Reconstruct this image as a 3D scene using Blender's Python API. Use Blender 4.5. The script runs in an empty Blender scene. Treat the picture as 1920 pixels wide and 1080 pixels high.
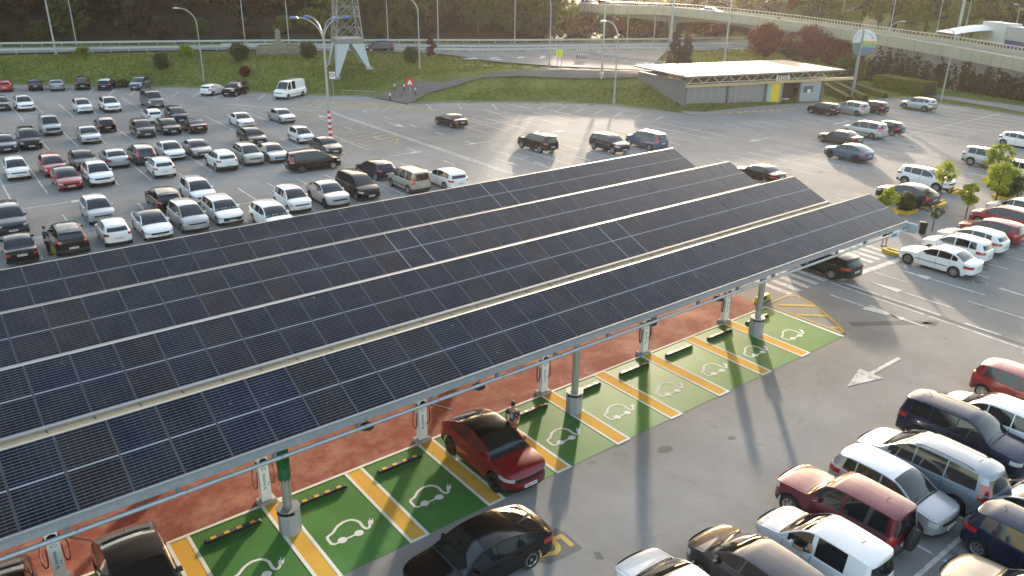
import bpy, math, random
from math import sin, cos, pi, sqrt, radians, atan2, floor
from mathutils import Vector, Matrix
random.seed(7)
SC = bpy.context.scene
COL = SC.collection
# ------------------------------------------------------------------ camera
# world frame: X runs along the solar canopy, Y away from the viewer, metres
cam = bpy.data.cameras.new('camera'); camo = bpy.data.objects.new('camera', cam); COL.objects.link(camo)
TH, PI_, RO = 0.66952436, 0.38832843, 0.01396834
fw = Vector((0, cos(PI_), -sin(PI_))); rt = Vector((1, 0, 0)); up = rt.cross(fw)
r2 = cos(RO)*rt + sin(RO)*up; u2 = -sin(RO)*rt + cos(RO)*up
RZ = Matrix.Rotation(-TH, 3, 'Z')
r2, u2, fw = RZ @ r2, RZ @ u2, RZ @ fw
M = Matrix(((r2.x, u2.x, -fw.x, 0), (r2.y, u2.y, -fw.y, 0), (r2.z, u2.z, -fw.z, 16.6), (0, 0, 0, 1)))
camo.matrix_world = M
cam.sensor_width = 36; cam.lens = 27.62; cam.clip_start = .3; cam.clip_end = 4000
SC.camera = camo
# ------------------------------------------------------------------ sky, sun, exposure
SUN_AZ, SUN_EL = 43.0, 8.5
w = bpy.data.worlds.new('World'); SC.world = w; w.use_nodes = True
nt = w.node_tree; bg = nt.nodes['Background']
sky = nt.nodes.new('ShaderNodeTexSky'); sky.sky_type = 'NISHITA'; sky.sun_disc = False
sky.sun_elevation = radians(SUN_EL); sky.sun_rotation = radians(90-SUN_AZ)
sky.air_density = 1.0; sky.dust_density = 2.2; sky.ozone_density = 1.0
warm = nt.nodes.new('ShaderNodeMix'); warm.data_type = 'RGBA'; warm.blend_type = 'MULTIPLY'; warm.inputs[0].default_value = 1; warm.inputs[7].default_value = (1.08, 1., .92, 1)
nt.links.new(sky.outputs[0], warm.inputs[6]); nt.links.new(warm.outputs[2], bg.inputs[0]); bg.inputs[1].default_value = 0.15
sl = bpy.data.lights.new('sun', 'SUN'); sl.energy = 2.4; sl.angle = radians(1.4); sl.color = (1, .84, .66)
so = bpy.data.objects.new('sun', sl); COL.objects.link(so)
so.rotation_euler = Vector((cos(radians(SUN_AZ))*cos(radians(SUN_EL)), sin(radians(SUN_AZ))*cos(radians(SUN_EL)), sin(radians(SUN_EL)))).to_track_quat('Z', 'Y').to_euler()
SC.view_settings.view_transform = 'Standard'; SC.view_settings.look = 'None'
SC.view_settings.exposure = 2.25; SC.view_settings.gamma = 1
SC.render.engine = 'CYCLES'
SC.cycles.max_bounces = 6; SC.cycles.diffuse_bounces = 3; SC.cycles.glossy_bounces = 3
SC.cycles.transparent_max_bounces = 6; SC.cycles.volume_bounces = 0

# ------------------------------------------------------------------ helpers
def newmat(name):
    m = bpy.data.materials.new(name); m.use_nodes = True
    return m, m.node_tree.nodes, m.node_tree.links, m.node_tree.nodes['Principled BSDF']
MAT = {}
def flat(name, col, rough=.6, metal=0., coat=0., vary=.0, scale=3., spec=None, bump=0.):
    if name in MAT: return MAT[name]
    m, n, l, b = newmat(name)
    b.inputs['Base Color'].default_value = (*col, 1); b.inputs['Roughness'].default_value = rough
    b.inputs['Metallic'].default_value = metal; b.inputs['Coat Weight'].default_value = coat
    b.inputs['Coat Roughness'].default_value = .04
    if spec is not None: b.inputs['Specular IOR Level'].default_value = spec
    if vary or bump:
        tc = n.new('ShaderNodeTexCoord'); nz = n.new('ShaderNodeTexNoise'); nz.inputs['Scale'].default_value = scale
        nz.inputs['Detail'].default_value = 8; nz.inputs['Roughness'].default_value = .65
        l.new(tc.outputs['Object'], nz.inputs['Vector'])
    if vary:
        r = n.new('ShaderNodeMapRange'); r.inputs[1].default_value = .25; r.inputs[2].default_value = .75
        r.inputs[3].default_value = 1-vary; r.inputs[4].default_value = 1+vary
        l.new(nz.outputs[0], r.inputs[0])
        mx = n.new('ShaderNodeMix'); mx.data_type = 'RGBA'; mx.blend_type = 'MULTIPLY'; mx.inputs[0].default_value = 1
        mx.inputs[6].default_value = (*col, 1); l.new(r.outputs[0], mx.inputs[7]); l.new(mx.outputs[2], b.inputs['Base Color'])
    if bump:
        bp = n.new('ShaderNodeBump'); bp.inputs['Strength'].default_value = bump; bp.inputs['Distance'].default_value = .02
        l.new(nz.outputs[0], bp.inputs['Height']); l.new(bp.outputs[0], b.inputs['Normal'])
    MAT[name] = m
    return m

class MB:
    def __init__(s): s.v = []; s.f = []; s.m = []
    def add(s, vs, fs, mi=0):
        o = len(s.v); s.v += [tuple(p) for p in vs]; s.f += [tuple(i+o for i in f) for f in fs]; s.m += [mi]*len(fs)
        return s
    def box(s, c, d, rz=0, mi=0, M=None, taper=1.):
        hx, hy, hz = d[0]/2, d[1]/2, d[2]/2; vs = []
        for z in (-1, 1):
            t = taper if z > 0 else 1
            for x, y in ((-1, -1), (1, -1), (1, 1), (-1, 1)):
                X, Y = x*hx*t, y*hy*t
                p = Vector((X*cos(rz)-Y*sin(rz)+c[0], X*sin(rz)+Y*cos(rz)+c[1], z*hz+c[2]))
                if M is not None: p = M @ p
                vs.append(p)
        return s.add(vs, [(3, 2, 1, 0), (4, 5, 6, 7), (0, 1, 5, 4), (1, 2, 6, 5), (2, 3, 7, 6), (3, 0, 4, 7)], mi)
    def tube(s, pts, r, n=8, mi=0, cap=True):
        pts = [Vector(p) for p in pts]; rs = r if isinstance(r, (list, tuple)) else [r]*len(pts)
        rings = []
        for i, p in enumerate(pts):
            d = (pts[min(i+1, len(pts)-1)]-pts[max(i-1, 0)]).normalized()
            a = d.cross(Vector((0, 0, 1)));
            if a.length < 1e-3: a = d.cross(Vector((0, 1, 0)))
            a.normalize(); b = d.cross(a)
            rings.append([p+(a*cos(2*pi*k/n)+b*sin(2*pi*k/n))*rs[i] for k in range(n)])
        vs = [q for R in rings for q in R]; fs = []
        for i in range(len(pts)-1):
            for k in range(n):
                fs.append((i*n+k, i*n+(k+1) % n, (i+1)*n+(k+1) % n, (i+1)*n+k))
        if cap: fs += [tuple(range(n)), tuple(reversed(range((len(pts)-1)*n, len(pts)*n)))]
        return s.add(vs, fs, mi)
    def lathe(s, prof, n=24, axis='Z', c=(0, 0, 0), mi=0):
        vs = []; m = len(prof)
        for k in range(n):
            a = 2*pi*k/n
            for r, h in prof:
                if axis == 'Z': vs.append((c[0]+r*cos(a), c[1]+r*sin(a), c[2]+h))
                else: vs.append((c[0]+r*cos(a), c[1]+h, c[2]+r*sin(a)))
        fs = []
        for k in range(n):
            for j in range(m-1):
                a, b = k*m+j, ((k+1) % n)*m+j
                fs.append((a, b, b+1, a+1) if axis == 'Z' else (a, a+1, b+1, b))
        return s.add(vs, fs, mi)
    def poly(s, pts, z, mi=0, h=0.):
        n = len(pts); A = sum(pts[i][0]*pts[(i+1) % n][1]-pts[(i+1) % n][0]*pts[i][1] for i in range(n))
        if A < 0: pts = pts[::-1]
        vs = [(p[0], p[1], z) for p in pts]; fs = [tuple(range(n))]
        if h:
            vs += [(p[0], p[1], z-h) for p in pts]
            fs += [(i, i+n, (i+1) % n+n, (i+1) % n) for i in range(n)]
        return s.add(vs, fs, mi)
    def line(s, a, b, wd, z, mi=0, h=0., ext=0.):
        a = Vector((a[0], a[1])); b = Vector((b[0], b[1])); d = (b-a).normalized(); n = Vector((-d.y, d.x))*wd/2
        a = a-d*ext; b = b+d*ext
        return s.poly([a+n, a-n, b-n, b+n], z, mi, h)
    def strip(s, A, B, zf, mi=0):     # surface between two polylines with heights
        vs = []; fs = []
        for p, q in zip(A, B):
            vs += [(p[0], p[1], zf(*p)), (q[0], q[1], zf(*q))]
        for i in range(len(A)-1): fs.append((2*i, 2*i+1, 2*i+3, 2*i+2))
        p = Vector(vs[1])-Vector(vs[0]); q = Vector(vs[2])-Vector(vs[0])
        if p.cross(q).z < 0: fs = [f[::-1] for f in fs]
        return s.add(vs, fs, mi)
    def mesh(s, name, mats, smooth=False, sharp=None):
        me = bpy.data.meshes.new(name); me.from_pydata(s.v, [], s.f)
        for m in (mats if isinstance(mats, (list, tuple)) else [mats]): me.materials.append(m)
        me.polygons.foreach_set('material_index', s.m)
        if smooth:
            me.polygons.foreach_set('use_smooth', [True]*len(s.f))
            if sharp: me.set_sharp_from_angle(angle=radians(sharp))
        me.update(); return me
def link(name, me, parent=None, loc=(0, 0, 0), rz=0.):
    o = bpy.data.objects.new(name, me); COL.objects.link(o)
    if parent is not None: o.parent = parent
    o.location = loc; o.rotation_euler = (0, 0, rz); return o
def tag(o, label=None, cat=None, group=None, kind=None):
    if label: o['label'] = label
    if cat: o['category'] = cat
    if group: o['group'] = group
    if kind: o['kind'] = kind
    return o
def thing(name, label, cat, loc=(0, 0, 0), rz=0., group=None):
    return tag(link(name, None, None, loc, rz), label, cat, group)
def dup(root, loc, rz, label, group=None):
    r = root.copy(); COL.objects.link(r); r.location = loc; r.rotation_euler = (0, 0, rz)
    r['label'] = label
    if group: r['group'] = group
    for ch in list(root.children):
        c = ch.copy(); COL.objects.link(c); c.parent = r
        for g in list(ch.children):
            d = g.copy(); COL.objects.link(d); d.parent = c
    return r
def sst(a, b, x):
    t = min(1, max(0, (x-a)/(b-a))); return t*t*(3-2*t)
def pchip(P):
    X = [p[0] for p in P]; Y = [p[1] for p in P]; n = len(X)
    h = [X[i+1]-X[i] for i in range(n-1)]; d = [(Y[i+1]-Y[i])/h[i] for i in range(n-1)]
    m = [d[0]]+[0 if d[i-1]*d[i] <= 0 else 2*d[i-1]*d[i]/(d[i-1]+d[i]) for i in range(1, n-1)]+[d[-1]]
    def f(x):
        if x <= X[0]: return Y[0]
        if x >= X[-1]: return Y[-1]
        i = 0
        while x > X[i+1]: i += 1
        t = (x-X[i])/h[i]; t2 = t*t; t3 = t2*t
        return (2*t3-3*t2+1)*Y[i]+(t3-2*t2+t)*h[i]*m[i]+(-2*t3+3*t2)*Y[i+1]+(t3-t2)*h[i]*m[i+1]
    return f

# ------------------------------------------------------------------ cars
PAINT = dict(white=((.74, .745, .75), 0), silver=((.42, .43, .45), .5), grey=((.16, .165, .175), .4), darkgrey=((.045, .047, .055), .4),
             black=((.005, .005, .006), 0), navy=((.010, .016, .045), .3), blue=((.045, .095, .17), .4), brightblue=((.03, .07, .22), .2),
             red=((.36, .010, .018), 0), deepred=((.20, .005, .010), .2), wine=((.13, .010, .022), .3), beige=((.40, .38, .33), .3),
             palegreen=((.40, .44, .38), .4), bluegrey=((.22, .27, .32), .5), gold=((.30, .27, .20), .5), plum=((.03, .012, .022), .3), greenblack=((.012, .02, .017), .2))
def paint(c):
    col, me = PAINT[c]
    return flat('paint_'+c, col, .32 if sum(col) > .1 else .2, me, 1.0 if sum(col) > .1 else .45, spec=None if sum(col) > .1 else .3)
glass_m = flat('car_glass', (.012, .015, .018), .04, 0, .6, spec=.7)
black_m = flat('black_plastic', (.02, .02, .021), .55)
tyre_m = flat('tyre_rubber', (.018, .018, .018), .8)
rim_m = flat('alloy', (.5, .5, .52), .3, .8)
rimd_m = flat('dark_alloy', (.05, .05, .055), .35, .7)
lamp_m = flat('headlamp_glass', (.62, .64, .66), .12, .35, 1.)
tail_m = flat('tail_lamp_red', (.36, .012, .016), .15, 0, 1.)
plate_m = flat('number_plate', (.7, .7, .68), .4)
chrome_m = flat('chrome', (.7, .7, .72), .15, 1.)
plast_m = flat('grey_plastic', (.05, .05, .052), .5)

def T_hatch(L, H, hood=.92, cowl=1.02, top=1.85, nose=.62):
    return [(0, nose), (.05, nose+.09), (.22, hood-.13), (.6, hood-.05), (cowl, hood+.02), ((cowl+top)/2, hood+.02+(H-hood)*.52), (top, H-.07), (top+.35, H-.015), (top+.8, H), (L-.9, H-.04), (L, H-.11)]
def T_sedan(L, H, hood=.90, cowl=1.25, top=2.05, rw=3.3, rb=4.0, deck=1.02, nose=.58):
    return [(0, nose), (.05, nose+.09), (.25, hood-.13), (.7, hood-.04), (cowl, hood+.02), ((cowl+top)/2, hood+.02+(H-hood)*.53), (top, H-.06), (top+.35, H-.01), (top+.7, H), (rw, H-.06), ((rw+rb)/2, (H-.06+deck)/2+.03), (rb, deck), (L-.25, deck-.03), (L-.05, deck-.10), (L, deck-.2)]
TY = {}
def defty(name, L, Wd, H, T, belt, fo, wb, rw=.32, lean=.4, zl0=.9, lw=.9, rear='back', win=None, ws=None, rwin=None, trim=.0, rails=0, bf=.55, br=.42, rimk=0, nx=2.7, tum=.33, sill=.22, extra=''):
    TY[name] = dict(L=L, W=Wd, H=H, T=T, belt=belt, fo=fo, wb=wb, rw=rw, lean=lean, zl0=zl0, lw=lw, rear=rear, win=win, ws=ws, rwin=rwin, trim=trim, rails=rails, bf=bf, br=br, rimk=rimk, nx=nx, tum=tum, sill=sill, extra=extra)
defty('small', 3.65, 1.64, 1.48, T_hatch(3.65, 1.48, .92, .82, 1.55), [(0, .88), (.9, .90), (3.65, .97)], .72, 2.32, .29, .42, win=[(1.12, 2.0), (2.05, 2.95)], ws=(.86, 1.58))
defty('hatch', 4.15, 1.78, 1.46, T_hatch(4.15, 1.46, .93, 1.02, 1.85), [(0, .88), (1.1, .90), (4.15, .99)], .86, 2.60, .32, .50, win=[(1.42, 2.28), (2.33, 3.05), (3.10, 3.5)], ws=(1.07, 1.9))
defty('sedan', 4.58, 1.80, 1.42, T_sedan(4.58, 1.42), [(0, .86), (1.25, .88), (4.6, .97)], .84, 2.74, .32, .0, rear='top', win=[(1.62, 2.45), (2.5, 3.25), (3.29, 3.62)], ws=(1.3, 2.08), rwin=(3.38, 3.96))
defty('fastback', 4.6, 1.80, 1.44, T_sedan(4.6, 1.44, .9, 1.2, 2.0, 3.2, 4.3, 1.02), [(0, .86), (1.25, .88), (4.6, .98)], .88, 2.72, .32, .0, rear='top', win=[(1.58, 2.4), (2.45, 3.2), (3.24, 3.75)], ws=(1.25, 2.03), rwin=(3.4, 4.2))
defty('coupe', 4.45, 1.78, 1.38, T_sedan(4.45, 1.38, .88, 1.25, 2.1, 2.95, 3.9, .98), [(0, .84), (1.25, .87), (4.6, .96)], .84, 2.65, .33, .0, rear='top', win=[(1.62, 2.65), (2.7, 3.35)], ws=(1.3, 2.13), rwin=(3.05, 3.85))
defty('wagon', 4.65, 1.82, 1.46, T_hatch(4.65, 1.46, .90, 1.2, 2.0), [(0, .87), (1.25, .88), (4.6, .97)], .86, 2.74, .32, .38, win=[(1.58, 2.4), (2.45, 3.25), (3.3, 4.1)], ws=(1.25, 2.03), rails=1)
defty('suv', 4.45, 1.86, 1.66, T_hatch(4.45, 1.64, 1.05, 1.05, 1.85, .72), [(0, .98), (1.1, 1.0), (4.5, 1.12)], .88, 2.66, .36, .34, zl0=1.0, win=[(1.38, 2.3), (2.35, 3.2), (3.25, 3.85)], ws=(1.1, 1.88), trim=1, rails=1, sill=.27)
defty('suvcoupe', 4.5, 1.88, 1.58, [(0, .68), (.05, .78), (.22, .92), (.6, 1.0), (1.15, 1.06), (1.55, 1.3), (1.98, 1.5), (2.4, 1.57), (2.8, 1.58), (3.3, 1.5), (3.8, 1.33), (4.25, 1.12), (4.42, 1.03), (4.5, .93)], [(0, .95), (1.1, .98), (4.5, 1.08)], .88, 2.72, .37, .12, zl0=.95, lw=.5, rear='top', win=[(1.5, 2.4), (2.45, 3.25), (3.3, 3.75)], ws=(1.2, 2.0), rwin=(3.3, 4.12), trim=1, sill=.25, rimk=1)
defty('mpv', 4.40, 1.80, 1.62, [(0, .66), (.05, .76), (.2, .88), (.55, .99), (.85, 1.06), (1.3, 1.33), (1.75, 1.55), (2.1, 1.61), (2.6, 1.62), (3.6, 1.58), (4.4, 1.52)], [(0, .95), (1.1, .96), (4.5, 1.04)], .86, 2.68, .32, .34, zl0=1.0, win=[(1.2, 1.95), (2.0, 2.85), (2.9, 3.75)], ws=(.9, 1.8))
defty('minivan', 4.78, 1.86, 1.74, [(0, .68), (.05, .78), (.2, .90), (.6, 1.02), (.95, 1.1), (1.4, 1.4), (1.85, 1.65), (2.2, 1.72), (2.8, 1.74), (4.0, 1.71), (4.78, 1.64)], [(0, .98), (1.1, 1.0), (4.8, 1.08)], .92, 2.86, .33, .28, zl0=1.05, win=[(1.3, 2.15), (2.2, 3.2), (3.25, 4.25)], ws=(1.0, 1.9), rails=1)
defty('boxy', 4.38, 1.83, 1.82, [(0, .72), (.05, .84), (.2, .98), (.6, 1.08), (.95, 1.14), (1.3, 1.45), (1.65, 1.72), (1.95, 1.8), (2.6, 1.82), (3.6, 1.81), (4.38, 1.76)], [(0, 1.02), (1.1, 1.03), (4.8, 1.06)], .86, 2.72, .33, .10, zl0=1.0, lw=.4, win=[(1.22, 2.0), (2.12, 3.0), (3.15, 3.95)], ws=(1.0, 1.7), br=.28, trim=1, tum=.2, rails=1)
defty('van', 5.0, 1.93, 1.95, [(0, .78), (.05, .9), (.2, 1.05), (.5, 1.15), (.8, 1.24), (1.1, 1.55), (1.45, 1.84), (1.8, 1.93), (2.6, 1.95), (4.4, 1.94), (5.0, 1.9)], [(0, 1.1), (1.1, 1.1), (5, 1.12)], .92, 3.1, .34, .08, zl0=1.1, lw=.4, win=[(1.1, 1.85), (2.0, 3.1), (3.2, 4.4)], ws=(.85, 1.5), br=.25, tum=.16, sill=.28)
defty('cargovan', 5.2, 2.0, 2.3, [(0, .8), (.05, .92), (.2, 1.08), (.5, 1.18), (.8, 1.28), (1.1, 1.65), (1.4, 2.05), (1.75, 2.25), (2.4, 2.3), (4.4, 2.3), (5.2, 2.26)], [(0, 1.15), (1.1, 1.15), (5, 1.2)], .9, 3.2, .34, .04, zl0=1.1, lw=.3, win=[(1.1, 1.8), (2.05, 2.8)], ws=(.86, 1.5), br=.2, tum=.1, sill=.3, extra='norear')
defty('offroad', 4.15, 1.80, 1.83, [(0, .86), (.05, .96), (.15, 1.04), (.6, 1.10), (1.25, 1.15), (1.5, 1.42), (1.75, 1.68), (2.05, 1.8), (2.6, 1.83), (3.5, 1.82), (4.15, 1.78)], [(0, 1.08), (1.1, 1.09), (4.8, 1.12)], .78, 2.45, .38, .10, zl0=1.1, lw=.4, win=[(1.55, 2.4), (2.5, 3.82)], ws=(1.28, 1.8), br=.2, bf=.4, trim=1, tum=.22, sill=.34, rails=0, extra='spare')
defty('kangoo', 3.9, 1.70, 1.74, [(0, .66), (.05, .78), (.2, .92), (.55, 1.02), (1.0, 1.1), (1.35, 1.36), (1.75, 1.63), (2.05, 1.72), (2.6, 1.74), (3.3, 1.73), (3.9, 1.68)], [(0, .98), (1.1, .99), (4.8, 1.02)], 0.75, 2.45, .31, .12, zl0=1.0, lw=.4, win=[(1.3, 2.05), (2.2, 3.1)], ws=(1.05, 1.8), br=.25, tum=.18)

defty('hatchtall', 4.0, 1.74, 1.52, [(0, .64), (.05, .74), (.2, .86), (.55, .94), (.9, 1.0), (1.3, 1.27), (1.7, 1.46), (2.1, 1.51), (2.5, 1.52), (3.2, 1.50), (4.0, 1.42)], [(0, .92), (1.1, .93), (4.15, 1.0)], .80, 2.52, .30, .34, win=[(1.22, 2.1), (2.16, 2.95), (3.0, 3.45)], ws=(.95, 1.76), bf=.5)
defty('suvboxy', 4.55, 1.87, 1.70, [(0, .78), (.05, .90), (.18, 1.02), (.6, 1.10), (1.15, 1.15), (1.5, 1.42), (1.85, 1.62), (2.2, 1.69), (2.8, 1.70), (3.9, 1.68), (4.55, 1.62)], [(0, 1.0), (1.1, 1.03), (4.5, 1.10)], .86, 2.72, .37, .20, zl0=1.0, lw=.6, win=[(1.45, 2.35), (2.4, 3.3), (3.35, 4.0)], ws=(1.2, 1.9), trim=1, rails=1, sill=.27, bf=.42, br=.32)
defty('saloon', 4.45, 1.74, 1.41, T_sedan(4.45, 1.41, .92, 1.15, 1.9, 3.15, 3.7, 1.0, .64), [(0, .88), (1.25, .90), (4.6, .96)], .80, 2.60, .30, .0, rear='top', win=[(1.5, 2.3), (2.35, 3.1)], ws=(1.2, 1.93), rwin=(3.2, 3.66), bf=.42)
FACE = dict(hatchtall=1, suvboxy=2, saloon=1, mpv=1, small=1, minivan=2, wagon=2, offroad=1, van=1, kangoo=1, cargovan=1, boxy=2)
def superpt(a, n):
    ph = a*pi/2; return sin(ph)**(2/n) if ph > 0 else 0., (1-cos(ph)**(2/n)) if a < 1 else 1.
class Shape:
    def __init__(s, t):
        s.t = t; s.T = pchip(t['T']); s.B = pchip(t['belt']); s.w = t['W']/2; s.L = t['L']; s.n = t['nx']
        s.uf = t['fo']; s.ur = t['fo']+t['wb']; s.ra = t['rw']+.055
    def ua(s, a):           # a -> (u, widthfactor)
        t = s.t
        if a < 1: y, x = superpt(a, s.n); return x*t['bf'], y
        if a <= 2: return t['bf']+(a-1)*(s.L-t['bf']-t['br']), 1.
        y, x = superpt(3-a, s.n+.6); return s.L-x*t['br'], y
    def au(s, u):
        t = s.t
        if u < t['bf']:
            return math.acos(max(0, 1-u/t['bf'])**(s.n/2))*2/pi
        if u <= s.L-t['br']: return 1+(u-t['bf'])/(s.L-t['bf']-t['br'])
        return 3-math.acos(max(0, 1-(s.L-u)/t['br'])**((s.n+.6)/2))*2/pi
    def zlow(s, u):
        z = s.t['sill']
        if u < .35: z += .03
        if u > s.L-.35: z += .08
        for c in (s.uf, s.ur):
            if abs(u-c) <= s.ra: z = max(z, sqrt(max(0, s.ra**2-(u-c)**2))+s.t['rw'])
        return z
    def zz(s, u):
        T = s.T(u); zs = min(s.B(u), T-.055); ze = max(T-.055, zs+.004); return zs, ze, T
    def g(s, z):
        return 1-.10*((.52-z)/.52)**2*1.0 if z < .52 else 1-.07*((z-.52)/.5)**2
    def W(s, u, f):
        return s.w*f*(1-.045*((u-s.L*.52)/(s.L*.5))**2)
    def lean(s, u, z):
        t = s.t
        k = min(1, max(0, (u-(s.L-t['lw']))/t['lw'])); k = k*k*(3-2*k)
        return t['lean']*max(0, (z-t['zl0'])/(t['H']-t['zl0']))*k
    def out(s, u, y, z):
        u2 = u-s.lean(u, z)
        if u < .4: u2 += (.4-u)/.4*.06*max(0, (.45-z)/.3)    # bumper tuck
        return Vector((s.L/2-u2, y, z))
    def side(s, a, z):
        u, f = s.ua(a); zs, ze, T = s.zz(u); Wd = s.W(u, f)
        if z <= zs: y = Wd*s.g(z)
        else:
            y1 = Wd*s.g(zs)-.02*f*min(1, (ze-zs)/.1); y = max(y1-(z-zs)*s.t['tum']*f, 0)
        return s.out(u, y, z)
    def topp(s, a, k):      # k 0 edge .. 1 centre
        u, f = s.ua(a); zs, ze, T = s.zz(u)
        ye = max(s.W(u, f)*s.g(zs)-.02*f*min(1, (ze-zs)/.1)-(ze-zs)*s.t['tum']*f, 0)
        return s.out(u, ye*(1-k), ze+(T-ze)*(1-(1-k)**2.4))
    def nrm(s, fn, a, b, ea, eb):
        a0, a1 = max(a-ea, 0.0), min(a+ea, 3.0)
        p = fn(a1, b)-fn(a0, b); q = fn(a, b+eb)-fn(a, b-eb)
        n = p.cross(q)
        return n
def side_patch(S, mb, aa, zb, zt, nz, off, mi=0, sides=(1, -1), thick=False):
    for sg in sides:
        V = []
        for a in aa:
            u = S.ua(a)[0]
            lo = zb(u) if callable(zb) else zb; hi = zt(u) if callable(zt) else zt
            hi = max(hi, lo+.005)
            for j in range(nz+1):
                z = lo+(hi-lo)*j/nz; p = S.side(a, z)
                n = S.nrm(S.side, a, z, .02, .012)
                if n.length < 1e-9: n = Vector((1 if a < 1 else -1, 0, 0))
                n.normalize()
                # orient outward
                c = Vector((p.x*.75, 0, p.z)); 
                if n.dot(p-c) < 0: n = -n
                p = p+n*off; V.append((p.x, p.y*sg, p.z))
        F = []
        for i in range(len(aa)-1):
            for j in range(nz):
                k = i*(nz+1)+j; f = (k, k+nz+1, k+nz+2, k+1)
                F.append(f if sg < 0 else f[::-1])
        mb.add(V, F, mi)
def top_patch(S, mb, aa, k0, off, mi=0, nk=4, k1=1.):
    V = []; ks = [k0+(k1-k0)*j/nk for j in range(nk+1)]
    rows = [(k, 1) for k in ks]+[(k, -1) for k in (ks[-2::-1] if k1 == 1. else ks[::-1])]
    for a in aa:
        for k, sg in rows:
            p = S.topp(a, k)
            e = .02; d1 = S.topp(min(a+e, 3), k)-S.topp(a-e, k); n = Vector((-d1.z, 0, d1.x))
            if n.z < 0: n = -n
            n.normalize(); p = p+n*off; V.append((p.x, p.y*sg, p.z))
    m = len(rows); F = []
    for i in range(len(aa)-1):
        for j in range(m-1):
            if k1 != 1. and j == nk: continue
            q = i*m+j; F.append((q, q+m, q+m+1, q+1)[::-1])
    mb.add(V, F, mi)
def lin(a, b, n): return [a+(b-a)*i/n for i in range(n+1)]
CARM = {}
def wheel_meshes():
    R = 1.
    t = MB(); t.lathe([(.62, -.30), (.80, -.36), (.93, -.36), (1., -.28), (1., .28), (.93, .36), (.80, .36), (.62, .30)], 28, 'Y')
    t.lathe([(.62, -.28), (.0, -.05)], 28, 'Y'); t.lathe([(.0, .05), (.62, .28)], 28, 'Y')
    CARM['tyre'] = t.mesh('tyre', tyre_m, True, 50)
    for key, ns, wd, m in (('rim0', 7, .13, rim_m), ('rim1', 5, .17, rimd_m), ('rim2', 10, .08, rim_m)):
        r = MB(); r.lathe([(.66, .30), (.66, .35), (.60, .35), (.55, .26)], 28, 'Y', mi=0)
        for k in range(ns):
            a = 2*pi*k/ns
            for sgn in (0,):
                ca, sa = cos(a), sin(a); px, pz = -sa, ca
                w0, w1 = wd*.9, wd*1.25
                pts = []
                for rr, ww, yy in ((.08, w0*.8, .27), (.60, w1*.8, .33)):
                    for q in (-1, 1): pts.append((rr*ca+px*ww*q, yy, rr*sa+pz*ww*q))
                r.add(pts, [(0, 1, 3, 2), (2, 3, 1, 0)], 0)
        r.lathe([(.0, .30), (.14, .30), (.17, .24)], 14, 'Y', mi=0)
        r.lathe([(.0, .17), (.58, .20)], 24, 'Y', mi=1)
        CARM[key] = r.mesh('rim', [m, flat('brake_dark', (.03, .03, .03), .6)], False)
wheel_meshes()
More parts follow.
